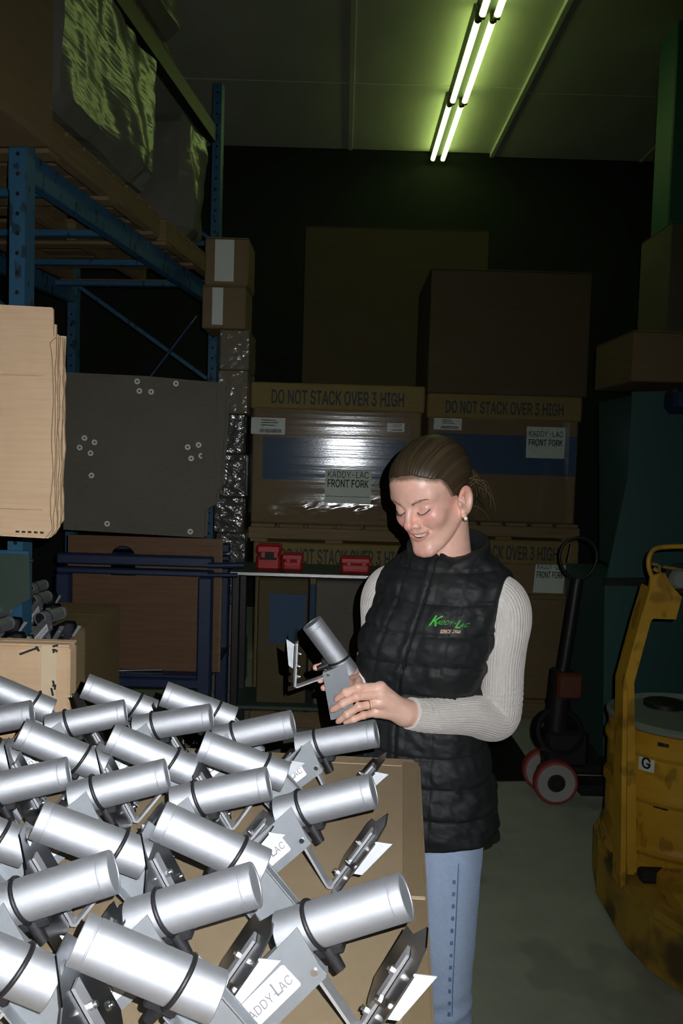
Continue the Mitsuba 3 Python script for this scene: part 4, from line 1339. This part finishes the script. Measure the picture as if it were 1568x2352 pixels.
def head_sdf(q):
    a = q.copy()
    a[:, 0] = np.abs(a[:, 0])                    # both halves alike
    d = sd_ell(a, (0, -.016, .036), (.0735, .094, .077))
    d = smin(d, sd_ell(a, (0, .034, .030), (.063, .054, .060)), .02)          # forehead
    d = smin(d, sd_ell(a, (0, .030, -.036), (.057, .054, .070)), .025)        # face
    d = smin(d, sd_cap(a, (.052, -.012, -.045), (.028, .052, -.090), .017, .014), .022)   # jaw
    d = smin(d, sd_cap(a, (0.010, .0725, -.0985), (0, .0745, -.0990), .0165, .0165), .022)        # chin
    d = smin(d, sd_ell(a, (.036, .056, -.029), (.023, .021, .020)), .016)     # raised cheek of the smile
    d = smin(d, sd_cap(a, (.046, .060, .019), (.012, .0775, .014), .0085, .0085), .014)   # brow
    d = smax(d, -sd_ell(a, (.031, .093, -.001), (.017, .017, .0115)), .012)   # socket
    d = smin(d, sd_ell(a, (.0305, .0665, -.003), (.0150, .0140, .0125)), .0045)           # closed lid over the eye
    d = smin(d, sd_cap(a, (.021, .0795, -.0125), (.040, .0725, -.0105), .0040, .0038), .007)  # lower lid, pushed up
    d = smax(d, -sd_chain(a, np.array([(.018, .0830, -.0085), (.024, .0855, -.0115), (.031, .0850, -.0120), (.038, .0805, -.0100), (.043, .0745, -.0065)]), .0022), .0025)  # lash slit
    # nose
    n = sd_cap(a, (0, .0800, .010), (0, .0985, -.026), .0062, .0085)
    n = smin(n, sd_sph(a, (0, .1005, -.0315), .0100), .007)
    n = smin(n, sd_ell(a, (.0118, .0880, -.0350), (.0078, .0100, .0075)), .006)
    n = smax(n, -sd_ell(a, (.0062, .0945, -.0425), (.0032, .0045, .0035)), .003)
    d = smin(d, n, .008)
    # mouth region
    d = smin(d, sd_ell(a, (0, .061, -.066), (.030, .020, .024)), .014)
    d = smax(d, -sd_chain(a, np.array([(.0, .0865, -.0455), (.0, .0855, -.052)]), .0018), .004)
    ul = arc(0, .0275, .0064, -.0012, 7)
    ll = arc(0, .0255, -.0074, -.0030, 7)
    xs_ = np.linspace(0, .0262, 8)
    d = smin(d, sd_chain(a, ul, np.linspace(.0029, .0015, 7)), .0035)
    d = smin(d, sd_chain(a, ll, np.linspace(.0044, .0018, 7)), .0040)
    for dy in (.005, -.001, -.007, -.012):
        d = smax(d, -sd_chain(a, np.stack([xs_, LIPY(xs_) + dy, MOUTH(xs_)], 1), np.linspace(.0054, .0014, 8)), .0010)
    # smile folds from the wing of the nose
    d = smax(d, -sd_chain(a, np.array([(.0195, .0855, -.034), (.0275, .0800, -.046), (.0315, .0750, -.053)]), .0014), .007)
    # ear
    e0 = unit([.93, .36, .05])
    e2 = unit(np.array([0, -.40, .92]) - e0 * (np.array([0, -.40, .92]) @ e0))
    M = np.stack([e0, np.cross(e2, e0), e2], 1)
    e = sd_ell(a, (.0765, -.010, -.023), (.0080, .0180, .0315), M)
    e = smax(e, -sd_ell(a, (.0835, -.0075, -.020), (.0060, .0105, .0190), M), .003)
    e = smin(e, sd_cap(a, (.0800, .000, -.011), (.0790, -.001, -.025), .0030, .0030), .003)
    e = smin(e, sd_sph(a, (.0735, .0065, -.050), .0064), .006)
    e = smin(e, sd_ell(a, (.0735, .0085, -.025), (.0045, .0045, .0070)), .004)
    d = smin(d, e, .006)
    return d


NK0 = from_head((0, -.036, -.035))


def neck_sdf(p):
    d = sd_cap(p, NK0, NECK + TF_ * -.008 + np.array([0, 0, -.05]), .0465, .055)
    return d


def skin_face(q):
    """Colour of the skin from the place on the head: lips, blush, brows' shade, nose tip."""
    n = len(q)
    c = np.tile(np.array([.66, .42, .325]), (n, 1))
    a = np.abs(q[:, 0])

    def g(ctr, s):
        return np.exp(-(((a - ctr[0]) / s[0]) ** 2 + ((q[:, 1] - ctr[1]) / s[1]) ** 2 + ((q[:, 2] - ctr[2]) / s[2]) ** 2))

    def put(w, col):
        nonlocal c
        w = np.clip(w, 0, 1)[:, None]
        c = c * (1 - w) + np.array(col) * w
    put(.75 * g((.042, .07, -.024), (.021, .03, .021)), (.64, .29, .245))
    put(.80 * g((0, .104, -.032), (.012, .018, .014)), (.60, .215, .175))
    put(.5 * g((0, .085, -.100), (.018, .02, .014)), (.58, .25, .20))
    put(.35 * g((0, .07, .05), (.04, .04, .03)), (.62, .34, .27))
    put(.6 * g((.079, -.009, -.002), (.015, .014, .016)), (.62, .22, .17))
    put(.45 * g((.031, .075, .002), (.014, .015, .010)), (.50, .30, .235))
    lz = q[:, 2] - MOUTH(a)
    ly = q[:, 1] - (.0835 - 11 * a * a)
    lip = (a < .0290) & (ly > -.0065) & (((lz > .0012) & (lz < .0092 - 3.2 * a * a)) | ((lz < -.0010) & (lz > -.0118 + 9 * a * a)))
    put(lip * .7, (.50, .185, .16))
    mo = (a < .0265) & (np.abs(lz) < .0058) & (ly < -.0035) & (ly > -.03)
    put(mo * 1.0, (.10, .020, .018))
    put(g((.0062, .0945, -.0425), (.0035, .006, .003)) * .8, (.20, .06, .045))
    hc_ = np.clip(a - .024, 0, 1)
    zl = .0665 - .30 * hc_ - 5.0 * hc_ ** 2
    ys = .014 + .55 * np.clip(q[:, 2], -.01, 1)
    edge = np.minimum(zl - q[:, 2], q[:, 1] - ys) + .003 * (meshkit.noise(q * 300, 6) - .5)
    put(np.clip(1 - edge / .0065, 0, 1) * .8 * (q[:, 2] > -.005) * (a < .0705), (.07, .048, .03))
    f = meshkit.fbm(q * 120, 3, 4) - .5
    return np.clip(c * np.array([1.14, 1.08, 1.08]) * (1 + .12 * f)[:, None], 0, 1)


# --- hands: each finger its own chain of joints
def finger(p, pts, r0, r1):
    rr = np.linspace(r0, r1, len(pts))
    d = None
    for i in range(len(pts) - 1):
        c = sd_cap(p, pts[i], pts[i + 1], rr[i], rr[i + 1])
        d = c if d is None else smin(d, c, .003)
    for i in range(1, len(pts) - 1):
        d = smin(d, sd_sph(p, pts[i], rr[i] * 1.05), .003)
    return d


def PP(*t):
    return [P(*q) for q in t]


DH = 0.0
LF = {'index': PP((874, 1578, 1.785), (823, 1579, 1.762), (793, 1590, 1.768), (775, 1604, 1.781)),
      'middle': PP((876, 1594, 1.778), (818, 1600, 1.755), (787, 1616, 1.762), (766, 1629, 1.776)),
      'ring': PP((874, 1614, 1.778), (824, 1623, 1.757), (797, 1641, 1.763), (779, 1655, 1.775)),
      'pinky': PP((866, 1636, 1.786), (834, 1643, 1.768), (812, 1652, 1.772), (797, 1658, 1.781)),
      'thumb': PP((905, 1612, 1.815), (868, 1592, 1.838), (838, 1592, 1.842), (815, 1602, 1.840))}
RF = {'index': PP((792, 1552, 1.90), (768, 1536, 1.878), (742, 1529, 1.862), (725, 1533, 1.848)),
      'middle': PP((790, 1566, 1.90), (764, 1556, 1.872), (746, 1556, 1.858), (735, 1562, 1.842)),
      'ring': PP((790, 1582, 1.90), (768, 1576, 1.876), (752, 1576, 1.862), (743, 1580, 1.848)),
      'pinky': PP((793, 1596, 1.905), (776, 1594, 1.884), (764, 1594, 1.872), (756, 1598, 1.862)),
      'thumb': PP((800, 1560, 1.90), (812, 1546, 1.872), (811, 1540, 1.856), (807, 1535, 1.842))}


def hand_sdf(p, Fg, wrist, fore, rw=.025):
    back = None
    for k in ('index', 'middle', 'ring', 'pinky'):
        c = sd_cap(p, wrist, Fg[k][0], .0185, .0112)
        back = c if back is None else smin(back, c, .012)
    back = smin(back, sd_cap(p, wrist, Fg['thumb'][0], .018, .014), .010)
    back = smin(back, sd_cap(p, fore, wrist, rw, .0215), .02)
    d = back
    sizes = {'index': (.0092, .0068), 'middle': (.0094, .0070), 'ring': (.0090, .0067), 'pinky': (.0080, .0060), 'thumb': (.0115, .0085)}
    for k in ('index', 'middle', 'ring', 'pinky', 'thumb'):
        fk = finger(p, Fg[k], *sizes[k])
        w = smin(back, fk, .007)
        d = np.minimum(d, w)
    return d


def bbox(pts, m):
    pts = np.asarray(pts)
    return pts.min(0) - m, pts.max(0) + m


def toward(a, b, d):
    return np.asarray(a) + unit(np.asarray(b) - a) * d


LHF, RHF = toward(WRL, ELL, .07), toward(WRR, ELR, .07)
hl = surface(lambda p: hand_sdf(p, LF, WRL, LHF), *bbox(np.vstack([*LF.values(), [WRL, LHF]]), .035), .0021)
hr = surface(lambda p: hand_sdf(p, RF, WRR, RHF), *bbox(np.vstack([*RF.values(), [WRR, RHF]]), .035), .0025)


def head_world(p):
    q = to_head(p)
    return smin(head_sdf(q), neck_sdf(p), .007)


hd = surface(head_world, *bbox([from_head((x, y, z)) for x in (-.095, .095) for y in (-.12, .12) for z in (-.12, .125)] + [NECK + [0, 0, -.05]], .03), .0019)


def core_sdf(p):
    d = torso_sdf(p, -.022)
    d = smax(d, p[:, 2] - 1.385, .02)
    d = smax(d, .80 - p[:, 2], .02)
    for s, sh, el, wr in ((1, SHL, ELL, LHF), (-1, SHR, ELR, RHF)):
        d = smin(d, sd_cap(p, sh, el, .040, .032), .03)
        d = smin(d, sd_cap(p, el, wr, .032, .0225), .015)
    d = smin(d, sd_cap(p, NECK + [0, 0, -.05], NECK, .05, .05), .02)
    for hip, knee, ank in LEGS:
        d = smin(d, sd_cap(p, hip, knee, .066, .046), .03)
        d = smin(d, sd_cap(p, knee, ank, .046, .032), .02)
    return d


LEGS = [(tw(.066, 0, .80), tw(.076, .02, .45), tw(.078, -.02, .08)), (tw(-.09, 0, .80), tw(-.10, .03, .45), tw(-.10, .0, .08))]
core = surface(core_sdf, *bbox(np.vstack([[SHL, SHR, ELL, ELR, LHF, RHF], *LEGS, [NECK]]), .17), .010)


def to_manifold(m):
    m = trimesh.Trimesh(m.vertices, m.faces, process=True)
    return manifold3d.Manifold(manifold3d.Mesh(np.asarray(m.vertices, np.float32), np.asarray(m.faces, np.uint32)))


body = None
try:
    mf = [to_manifold(m) for m in (core, hd, hl, hr)]
    u = mf[0]
    for q in mf[1:]:
        u = u + q
    if u.num_tri() > 1000:
        mm = u.to_mesh()
        body = trimesh.Trimesh(mm.vert_properties[:, :3], mm.tri_verts, process=False)
except Exception:
    body = None
if body is None or u.status() != manifold3d.Error.NoError:
    body = cat(core, hd, hl, hr)
V = np.asarray(body.vertices)
Q = (V - HO) @ np.stack([lf, fw, up_], 1)
col = np.tile(np.array([.74, .465, .36]), (len(V), 1))
hm = np.linalg.norm(Q, axis=1) < .16
col[hm] = skin_face(Q[hm])
for Fg in (LF, RF):
    for k, pts in Fg.items():
        for j, wgt, s in ((1, .55, .010), (3, .65, .011), (0, .35, .010)):
            w = wgt * np.exp(-(np.linalg.norm(V - pts[j], axis=1) / s) ** 2)[:, None]
            col = col * (1 - w) + np.array([.60, .26, .20]) * w
bodyk = part(woman, 'body', body, 'skin', smooth=True, color=col)

# --- eyes, brows, teeth
for s in (1, -1):
    pts = np.array([(.0165, .0800, -.0070), (.022, .0832, -.0108), (.029, .0842, -.0126), (.036, .0808, -.0112), (.042, .0755, -.0078), (.0455, .0715, -.0050)]) * [s, 1, 1]
    band = spline(pts, 22)
    lash = [sweep(from_head(band), np.linspace(.0005, .0008, 22), 8)]
    for i in range(1, 21):
        b0 = band[i]
        b1 = b0 + np.array([s * .0018 * (i - 8) / 12, .0032, -.0036])
        lash.append(cyl(from_head(b0), from_head(b1), .00045, 5, .00012))
    part(woman, 'eyelashes', cat(*lash), 'lash')
    bp = spline(np.array([(.0135, .0880, .0105), (.024, .0850, .0150), (.037, .0760, .0180), (.0470, .0640, .0155)]) * [s, 1, 1], 26)
    hairs = []
    rb = np.random.default_rng(3)
    for i in range(120):
        f = rb.random()
        b0 = np.array([np.interp(f, np.linspace(0, 1, 26), bp[:, j]) for j in range(3)]) + rb.normal(size=3) * [.0006, .0004, .0016 * (1 - .5 * f)]
        # lay the hair on the skin
        for _ in range(3):
            dd = head_sdf(b0[None].astype(np.float32))[0]
            b0 = b0 - [0, dd * .9, 0]
        b1 = b0 + np.array([s * .0035, -.0012, .0008])
        hairs.append(cyl(from_head(b0 + [0, .0005, 0]), from_head(b1 + [0, .0003, 0]), .00034, 5, .00012))
    part(woman, 'eyebrow', cat(*hairs), 'brow')
for i in range(-6, 7):
    x = i * .0038
    w = .0019 if abs(i) < 2 else .0018
    y = LIPY(x) - .0068
    z = MOUTH(x) + .0012
    m = bx((2 * w, .004, .0088 if abs(i) < 4 else .0066), (0, 0, 0), .0011)
    part(woman, 'tooth', xf(m, HM @ frame((x, y, z), (math.cos(-14 * x), math.sin(-14 * x), 0), (-math.sin(-14 * x), math.cos(-14 * x), 0), (0, 0, 1))), 'teeth', smooth=50)
# earrings
for s in (1, -1):
    ek = part(woman, 'earring', trimesh.creation.icosphere(2, .0042).apply_translation(from_head((s * .0790, .0100, -.0560))), 'pearl', smooth=True)
    part(ek, 'hoop', torus(.0048, .0012, 24, 8, HM @ frame((s * .0755, .0100, -.0575), (1, 0, 0), (0, .2, .98), (0, .98, -.2))), 'gold', smooth=True)
# ring on the left hand
ra, rb_ = LF['ring'][0], LF['ring'][1]
rc = ra + (rb_ - ra) * .58
zx = unit(rb_ - ra)
xx = unit(np.cross(zx, [0, 0, 1]))
part(woman, 'finger_ring', torus(.0092, .0009, 40, 8, frame(rc, xx, np.cross(zx, xx), zx)), 'gold', smooth=True)
# nails on the visible hand
for k in ('index', 'middle', 'ring', 'pinky'):
    a, b = LF[k][2], LF[k][3]
    d_ = unit(b - a)
    vw = unit(CAM - b)
    nn = unit(vw - d_ * (vw @ d_))
    m = trimesh.creation.icosphere(2, 1.0)
    m.apply_scale([.0052, .0042, .0014])
    part(woman, 'fingernail', xf(m, frame(b + nn * .0058 + d_ * .0008, d_, np.cross(nn, d_), nn)), 'nail', smooth=True)


# --- hair, combed back into a low bun
def hair_sdf(q):
    d = sd_ell(q, (0, -.018, .038), (.0795, .0985, .0815))
    d = smin(d, sd_ell(q, (0, .030, .036), (.0665, .0575, .0630)), .02)
    d = smin(d, sd_ell(q, (0, -.070, -.020), (.060, .038, .055)), .02)
    # hairline: cut the face free
    hx = np.abs(q[:, 0])
    hc_ = np.clip(hx - .024, 0, 1)
    zl = .0665 - .30 * hc_ - 5.0 * hc_ ** 2 + .0012 * np.sin(q[:, 0] * 90)
    ys = .014 + .55 * np.clip(q[:, 2], -.01, 1)
    keep = -smax(-(zl - q[:, 2]), -(q[:, 1] - ys), .008)            # > 0 where the face is free
    d = smax(d, keep, .003) + .0042 * np.exp(-np.abs(keep) / .014)
    earcut = sd_ell(np.stack([hx, q[:, 1], q[:, 2]], 1), (.080, -.003, -.034), (.030, .021, .034))
    d = smax(d, -earcut, .004)
    d = smax(d, -(q[:, 2] + .072 - .35 * (q[:, 1] + .06)), .008)
    bun = sd_ell(q, (0.004, -.118, -.018), (.040, .026, .036))
    d = smin(d, bun, .012)
    g = np.arctan2(q[:, 2] + .01, -q[:, 1] + .12)
    tt = np.arctan2(q[:, 0], q[:, 2] + .045)
    d = d + .00035 * np.sin(tt * 130 + 5 * meshkit.noise(q * 22, 3)) + .0012 * (meshkit.noise(np.stack([tt * 16, g * 4, q[:, 0] * 0], 1), 5) - .5)
    return d


hh = surface(hair_sdf, (-.10, -.165, -.095), (.10, .105, .135), .0022)
HV = np.asarray(hh.vertices)
tt = np.arctan2(HV[:, 0], HV[:, 2] + .045)
st = meshkit.noise(np.stack([tt * 45, HV[:, 1] * 8, HV[:, 2] * 8], 1), 9)
hc = np.array([.020, .014, .008]) * (1 - st[:, None]) + np.array([.075, .053, .028]) * st[:, None]
hair = part(woman, 'hair', trimesh.Trimesh(from_head(HV), hh.faces, process=False), 'hair_mat', smooth=True, color=hc)
rw = np.random.default_rng(21)
wis = []
for i in range(10):
    s = 1
    a = np.array([.062 + rw.normal() * .006, -.050 + rw.normal() * .014, -.005 + rw.normal() * .02])
    b = a + [.012 + .006 * rw.random(), -.020 - .015 * rw.random(), -.018 + rw.normal() * .012]
    c = b + [.004 * rw.normal(), -.006 + .01 * rw.normal(), -.030 + .012 * rw.normal()]
    wis.append(sweep(from_head(spline([a, b, c], 12)), np.linspace(.0007, .0003, 12), 5))
for i in range(8):
    a = np.array([.05 + rw.normal() * .004, .026 + .004 * rw.normal(), .030 + rw.normal() * .006])
    c = a + [.010, -.012, -.022 + .006 * rw.normal()]
    wis.append(sweep(from_head(spline([a, (a + c) / 2 + [.005, 0, 0], c], 10)), np.linspace(.0005, .0003, 10), 5))
hwm = cat(*wis)
part(hair, 'wisps', hwm, 'hair_mat', smooth=True, color=np.tile([.13, .095, .05], (len(hwm.vertices), 1)), kind='stuff')


# --- sweater sleeves, ribbed
def sleeve(pts, rad, seed, ribs=46):
    path = spline(np.column_stack([pts, rad]), 170)
    c, r = path[:, :3], path[:, 3]

    def rb(th, s):
        f = s / .53
        fold = .0014 * math.exp(-((s - .262) / .03) ** 2) * (np.sin(s * 520 + 1.4 * np.cos(th)) + .4) + .0008 * math.exp(-((s - .52) / .03) ** 2) * np.sin(s * 420 + np.sin(th * 2))
        return .0011 * np.abs(np.cos(th * ribs / 2)) + fold + .0028 * (meshkit.noise(np.stack([np.cos(th) * 2 + seed, np.sin(th) * 2, th * 0 + s * 22], -1), seed) - .5)
    m = sweep(c, r, ribs * 6, ribs=rb)
    return m


zc_ = SHL
ls = np.array([SHL + TL_ * -.045 + [0, 0, .006], SHL, SHL * .62 + ELL * .38 + [.006, -.004, 0], toward(ELL, SHL, .055) + [.004, 0, 0], ELL + [-.006, -.004, .002], toward(ELL, WRL, .065) + [0, 0, .0], ELL * .42 + WRL * .58, toward(WRL, ELL, .012)])
k = part(woman, 'sleeve', sleeve(ls, [.046, .0505, .0475, .0450, .0465, .0440, .0375, .0315], 1), 'knit', smooth=True, label='cream ribbed sweater sleeve on the bent near arm')
rs = np.array([SHR + TL_ * .045 + [0, 0, .006], SHR, SHR * .6 + ELR * .4, toward(ELR, SHR, .05), ELR, toward(ELR, WRR, .06), ELR * .42 + WRR * .58, toward(WRR, ELR, .012)])
k = part(woman, 'sleeve', sleeve(rs, [.046, .050, .047, .044, .045, .043, .038, .033], 2), 'knit', smooth=True, label='cream ribbed sweater sleeve on the far arm')


# --- quilted vest
def shell_sdf(p):
    d = torso_sdf(p, 0.006)
    d = smax(d, p[:, 2] - 1.40, .03)
    for s, sh in ((1, SHL), (-1, SHR)):
        d = smin(d, sd_cap(p, tw(.050 * s, -.012, 1.372), sh + np.array([0, 0, .006]) + TL_ * (-.004 * s), .038, .0490), .035)
    for s in (1, -1):                                   # bust
        d = smin(d, sd_ell(p @ np.eye(3, dtype=np.float32), tw(.062 * s, .058, 1.205), (.056, .058, .064)), .05)
    return d


def vest_sdf(p):
    d = shell_sdf(p)
    x, y = torso_local(p)
    z = p[:, 2]
    # quilting: seams at even heights, sagging a little
    zz = z + .010 * np.cos(x * 9) + .004 * np.sin(y * 30) + .006 * (meshkit.noise(p * 9, 2) - .5)
    ph = (zz - .795) / .066
    fr = np.abs(ph - np.round(ph)) * 2
    puff = .0075 * np.sqrt(np.clip(1 - (1 - fr) ** 3, 0, 1))
    flatm = 1.0
    wr = .012 * (meshkit.fbm(np.stack([x * 16 + z * 6, y * 16, z * 30], -1), 4, 3) - .5) + 0.0050 * (meshkit.noise(np.stack([x * 60 + z * 25, y * 60, z * 34], -1), 8) - .5)
    d = d - puff * flatm - wr
    # princess seams
    for xs in (-.070, .074):
        d = d + .0022 * np.exp(-((x - xs - .02 * (z - 1.0)) / .0045) ** 2) * (y > 0)
    # front placket
    d = d - .004 * np.clip(1 - np.abs(x) / .018, 0, 1) ** .5 * (y > 0) + .006 * np.exp(-(x / .003) ** 2) * (y > 0)
    # hem, armholes, neck
    hem = .775 - .012 * np.cos(x * 14) - .018 * np.clip(-y / .1, -1, 1)
    d = smax(d, hem - z, .008)
    for s, sh, el in ((1, SHL, ELL), (-1, SHR, ELR)):
        d = smax(d, x * s - (.140 + .9 * np.clip(1.265 - z, 0, 1)), .008)
        d = smax(d, -sd_cap(p, sh + TL_ * s * .012, sh + (el - sh) * .42 + TL_ * s * .018, .0470, .040), .006)
    d = smax(d, -sd_cap(p, NECK + [0, 0, -.02], NECK + [0, 0, .10], .056, .066), .01)
    # stand-up collar
    q = p - NECK.astype(np.float32)
    ax = unit(np.array([0, 0, 1.0]) + TF_ * .28)
    h = q @ ax.astype(np.float32)
    rad = q - h[:, None] * ax.astype(np.float32)
    r = np.linalg.norm(rad, axis=1)
    fc = (rad @ TF_.astype(np.float32)) / np.maximum(r, 1e-6)
    lc = (rad @ TL_.astype(np.float32)) / np.maximum(r, 1e-6)
    R = .072 + .20 * np.clip(h, -.02, .08) + .004 * np.sin(lc * 5 + h * 40) + .012 * np.clip(fc, 0, 1)
    top = .060 - .030 * np.clip((fc - .35) / .65, 0, 1) ** 1.3 + .004 * np.sin(np.arctan2(lc, fc) * 3)
    col_ = np.maximum(np.abs(r - R) - .0075 - .002 * np.cos(h * 160), np.maximum(h - top, -.03 - h))
    gap = .010 + .55 * np.clip(h + .02, 0, 1)
    slit = gap - np.abs(rad @ TL_.astype(np.float32))
    col_ = np.where(fc > 0, np.maximum(col_, slit), col_)
    d = smin(d, col_ * .9, .010)
    return d


vst = surface(vest_sdf, *bbox([tw(-.19, -.15, .74), tw(.19, .17, .74), tw(-.19, .17, 1.0), tw(.19, -.15, 1.0), tw(0, 0, 1.47)], .03), .0042)
parts_ = trimesh.Trimesh(vst.vertices, vst.faces, process=True).split(only_watertight=False)
vst = max(parts_, key=lambda m: len(m.faces))
vest = part(woman, 'vest', vst, 'nylon', smooth=True, label='black quilted sleeveless vest')
sd_v = vest_sdf


def onto_vest(pts, lift=.0012, start=.11):
    """Drop points (torso coordinates l, z) onto the front of the vest, along the facing direction."""
    pts = np.asarray(pts, float)
    w = np.stack([tw(l, 0, z) for l, z in pts[:, :2]]) + TF_ * .26
    for _ in range(60):
        d = sd_v(w.astype(np.float32))
        w = w - TF_ * np.clip(d - lift, -.01, .05)[:, None] * .7
    return w


zpath = onto_vest([(0.0, z) for z in np.linspace(.79, 1.345, 110)], .0004)
zpath = np.column_stack([np.convolve(np.pad(zpath[:, i], 3, mode='edge'), np.ones(7) / 7, 'valid') for i in range(3)])
part(vest, 'zipper', sweep(zpath, .0034, 8, ribs=lambda th, s: .0007 * np.sin(s * 2600)), 'zip_black')


def embroider(name, glyphs, m):
    vs = np.asarray(glyphs.vertices)
    g = trimesh.Trimesh(vs, glyphs.faces, process=False).subdivide_to_size(.004, max_iter=6)
    vs = np.asarray(g.vertices)
    w = onto_vest(vs[:, :2], .0016) + TF_ * vs[:, 2:3]
    part(vest, name, trimesh.Trimesh(w, g.faces, process=False), m)


LX, LZ = .028, 1.272
bigs = [('K', .0200, .000, .0, True), ('ADDY-', .0080, .0157, .0035, False), ('L', .0155, .0510, -.002, True), ('AC', .0080, .0608, .0, False)]
gl = []
for s_, h_, dx, dz, bo in bigs:
    m = text(s_, h_, .0006, bo, .30, False)
    m.apply_translation([LX + dx, LZ + dz, 0])
    gl.append(m)
embroider('logo_lettering', cat(*gl), 'thread_green')
m = text('SINCE 1946', .0066, .0006, True, 0, False)
m.vertices[:, 0] *= .036 / np.ptp(m.vertices[:, 0])
m.apply_translation([LX + .030, LZ - .0125, 0])
embroider('motto_lettering', m, 'thread_tan')


# --- jeans and shoes
def leg_mesh(hip, knee, ank, seed):
    path = spline(np.column_stack([[hip + [0, 0, .10], hip, (hip + knee) / 2, knee, (knee + ank) / 2, ank + [0, 0, .03]], [.088, .083, .073, .064, .063, .066]]), 120)

    def rb(th, s):
        return .004 * (meshkit.fbm(np.stack([np.cos(th) * 2 + seed, np.sin(th) * 2, th * 0 + s * 14], -1), 3, seed) - .5) + .0035 * math.exp(-((s - .50) / .05) ** 2) * np.sin(s * 130 + 2 * np.cos(th))
    return sweep(path[:, :3], path[:, 3], 64, ribs=rb), path


jl, lp_ = leg_mesh(*LEGS[0], 1)
jr, _ = leg_mesh(*LEGS[1], 2)


def hip_sdf(p):
    d = torso_sdf(p, -.004)
    d = smax(d, p[:, 2] - .98, .01)
    d = smax(d, .83 - p[:, 2], .03)
    return d


hp = surface(hip_sdf, *bbox([tw(-.17, -.13, .72), tw(.17, .13, 1.0), tw(-.17, .13, .72), tw(.17, -.13, 1.0)], .03), .009)
jn = part(woman, 'jeans', cat(hp, jl, jr), 'denim', smooth=True, label='light blue straight-legged jeans')
sm, rsd = [], np.random.default_rng(8)
for i in range(26, 118):
    c, r = lp_[i, :3], lp_[i, 3]
    sd_ = unit(TL_ * .55 + TF_ * .83)
    a_ = c + sd_ * (r - .0012)
    if i % 4 == 0:
        sm.append(bx((.0065, .006, .009), a_, .002))
part(jn, 'side_seam', cat(*sm), 'stitch', kind='stuff')
seam_line = np.array([lp_[i, :3] + unit(TL_ * .63 + TF_ * .77) * (lp_[i, 3] + .0005) for i in range(22, 119)])
part(jn, 'seam', sweep(seam_line, .0012, 6), 'stitch')
for hip, knee, ank in LEGS:
    o = np.array([ank[0], ank[1], 0])
    M = frame(o, TL_, TF_, (0, 0, 1))
    so = Polygon([(-.038, -.075), (.038, -.075), (.046, .02), (.048, .11), (.03, .17), (0, .182), (-.03, .17), (-.044, .11), (-.042, .02)]).buffer(.006)
    sk = part(woman, 'shoe', xf(surface(lambda p: smin(sd_cap(p, (0, -.045, .045), (0, .10, .035), .036, .030), sd_cap(p, (0, -.035, .04), (0, -.03, .10), .036, .038), .03), (-.07, -.11, .0), (.07, .17, .15), .006), M), 'shoe_white', smooth=True)
    part(sk, 'sole', prism(so, .024, M @ np.array([[1, 0, 0, 0], [0, 1, 0, 0], [0, 0, 1, .001], [0, 0, 0, 1.0]])), 'shoe_white')

# ------------------------------------------------------------------ the tube holder in her hands
HPm = holder_parts(True)
HDm = {k: mikit.ply(m, mm, smooth=sm_) for k, (m, mm, sm_) in HPm.items()}
ht, hp_ = P(801, 1546, 1.835), P(707, 1419, 1.825)
X = unit(hp_ - ht)
Vd = unit(CAM - ht)
Yv = unit(Vd - X * (Vd @ X))
Zv = np.cross(X, Yv)
RO = math.radians(-12)
Mh = frame(ht, X, Yv * math.cos(RO) + Zv * math.sin(RO), Zv * math.cos(RO) - Yv * math.sin(RO))
th_ = thing('tube_holder', 'silver tube holder in the hands of the woman, its bracket pointing left', 'tube holder')
for k, d in HDm.items():
    scene[f'{th_}__{k}'] = {**d, 'to_world': T(Mh)}
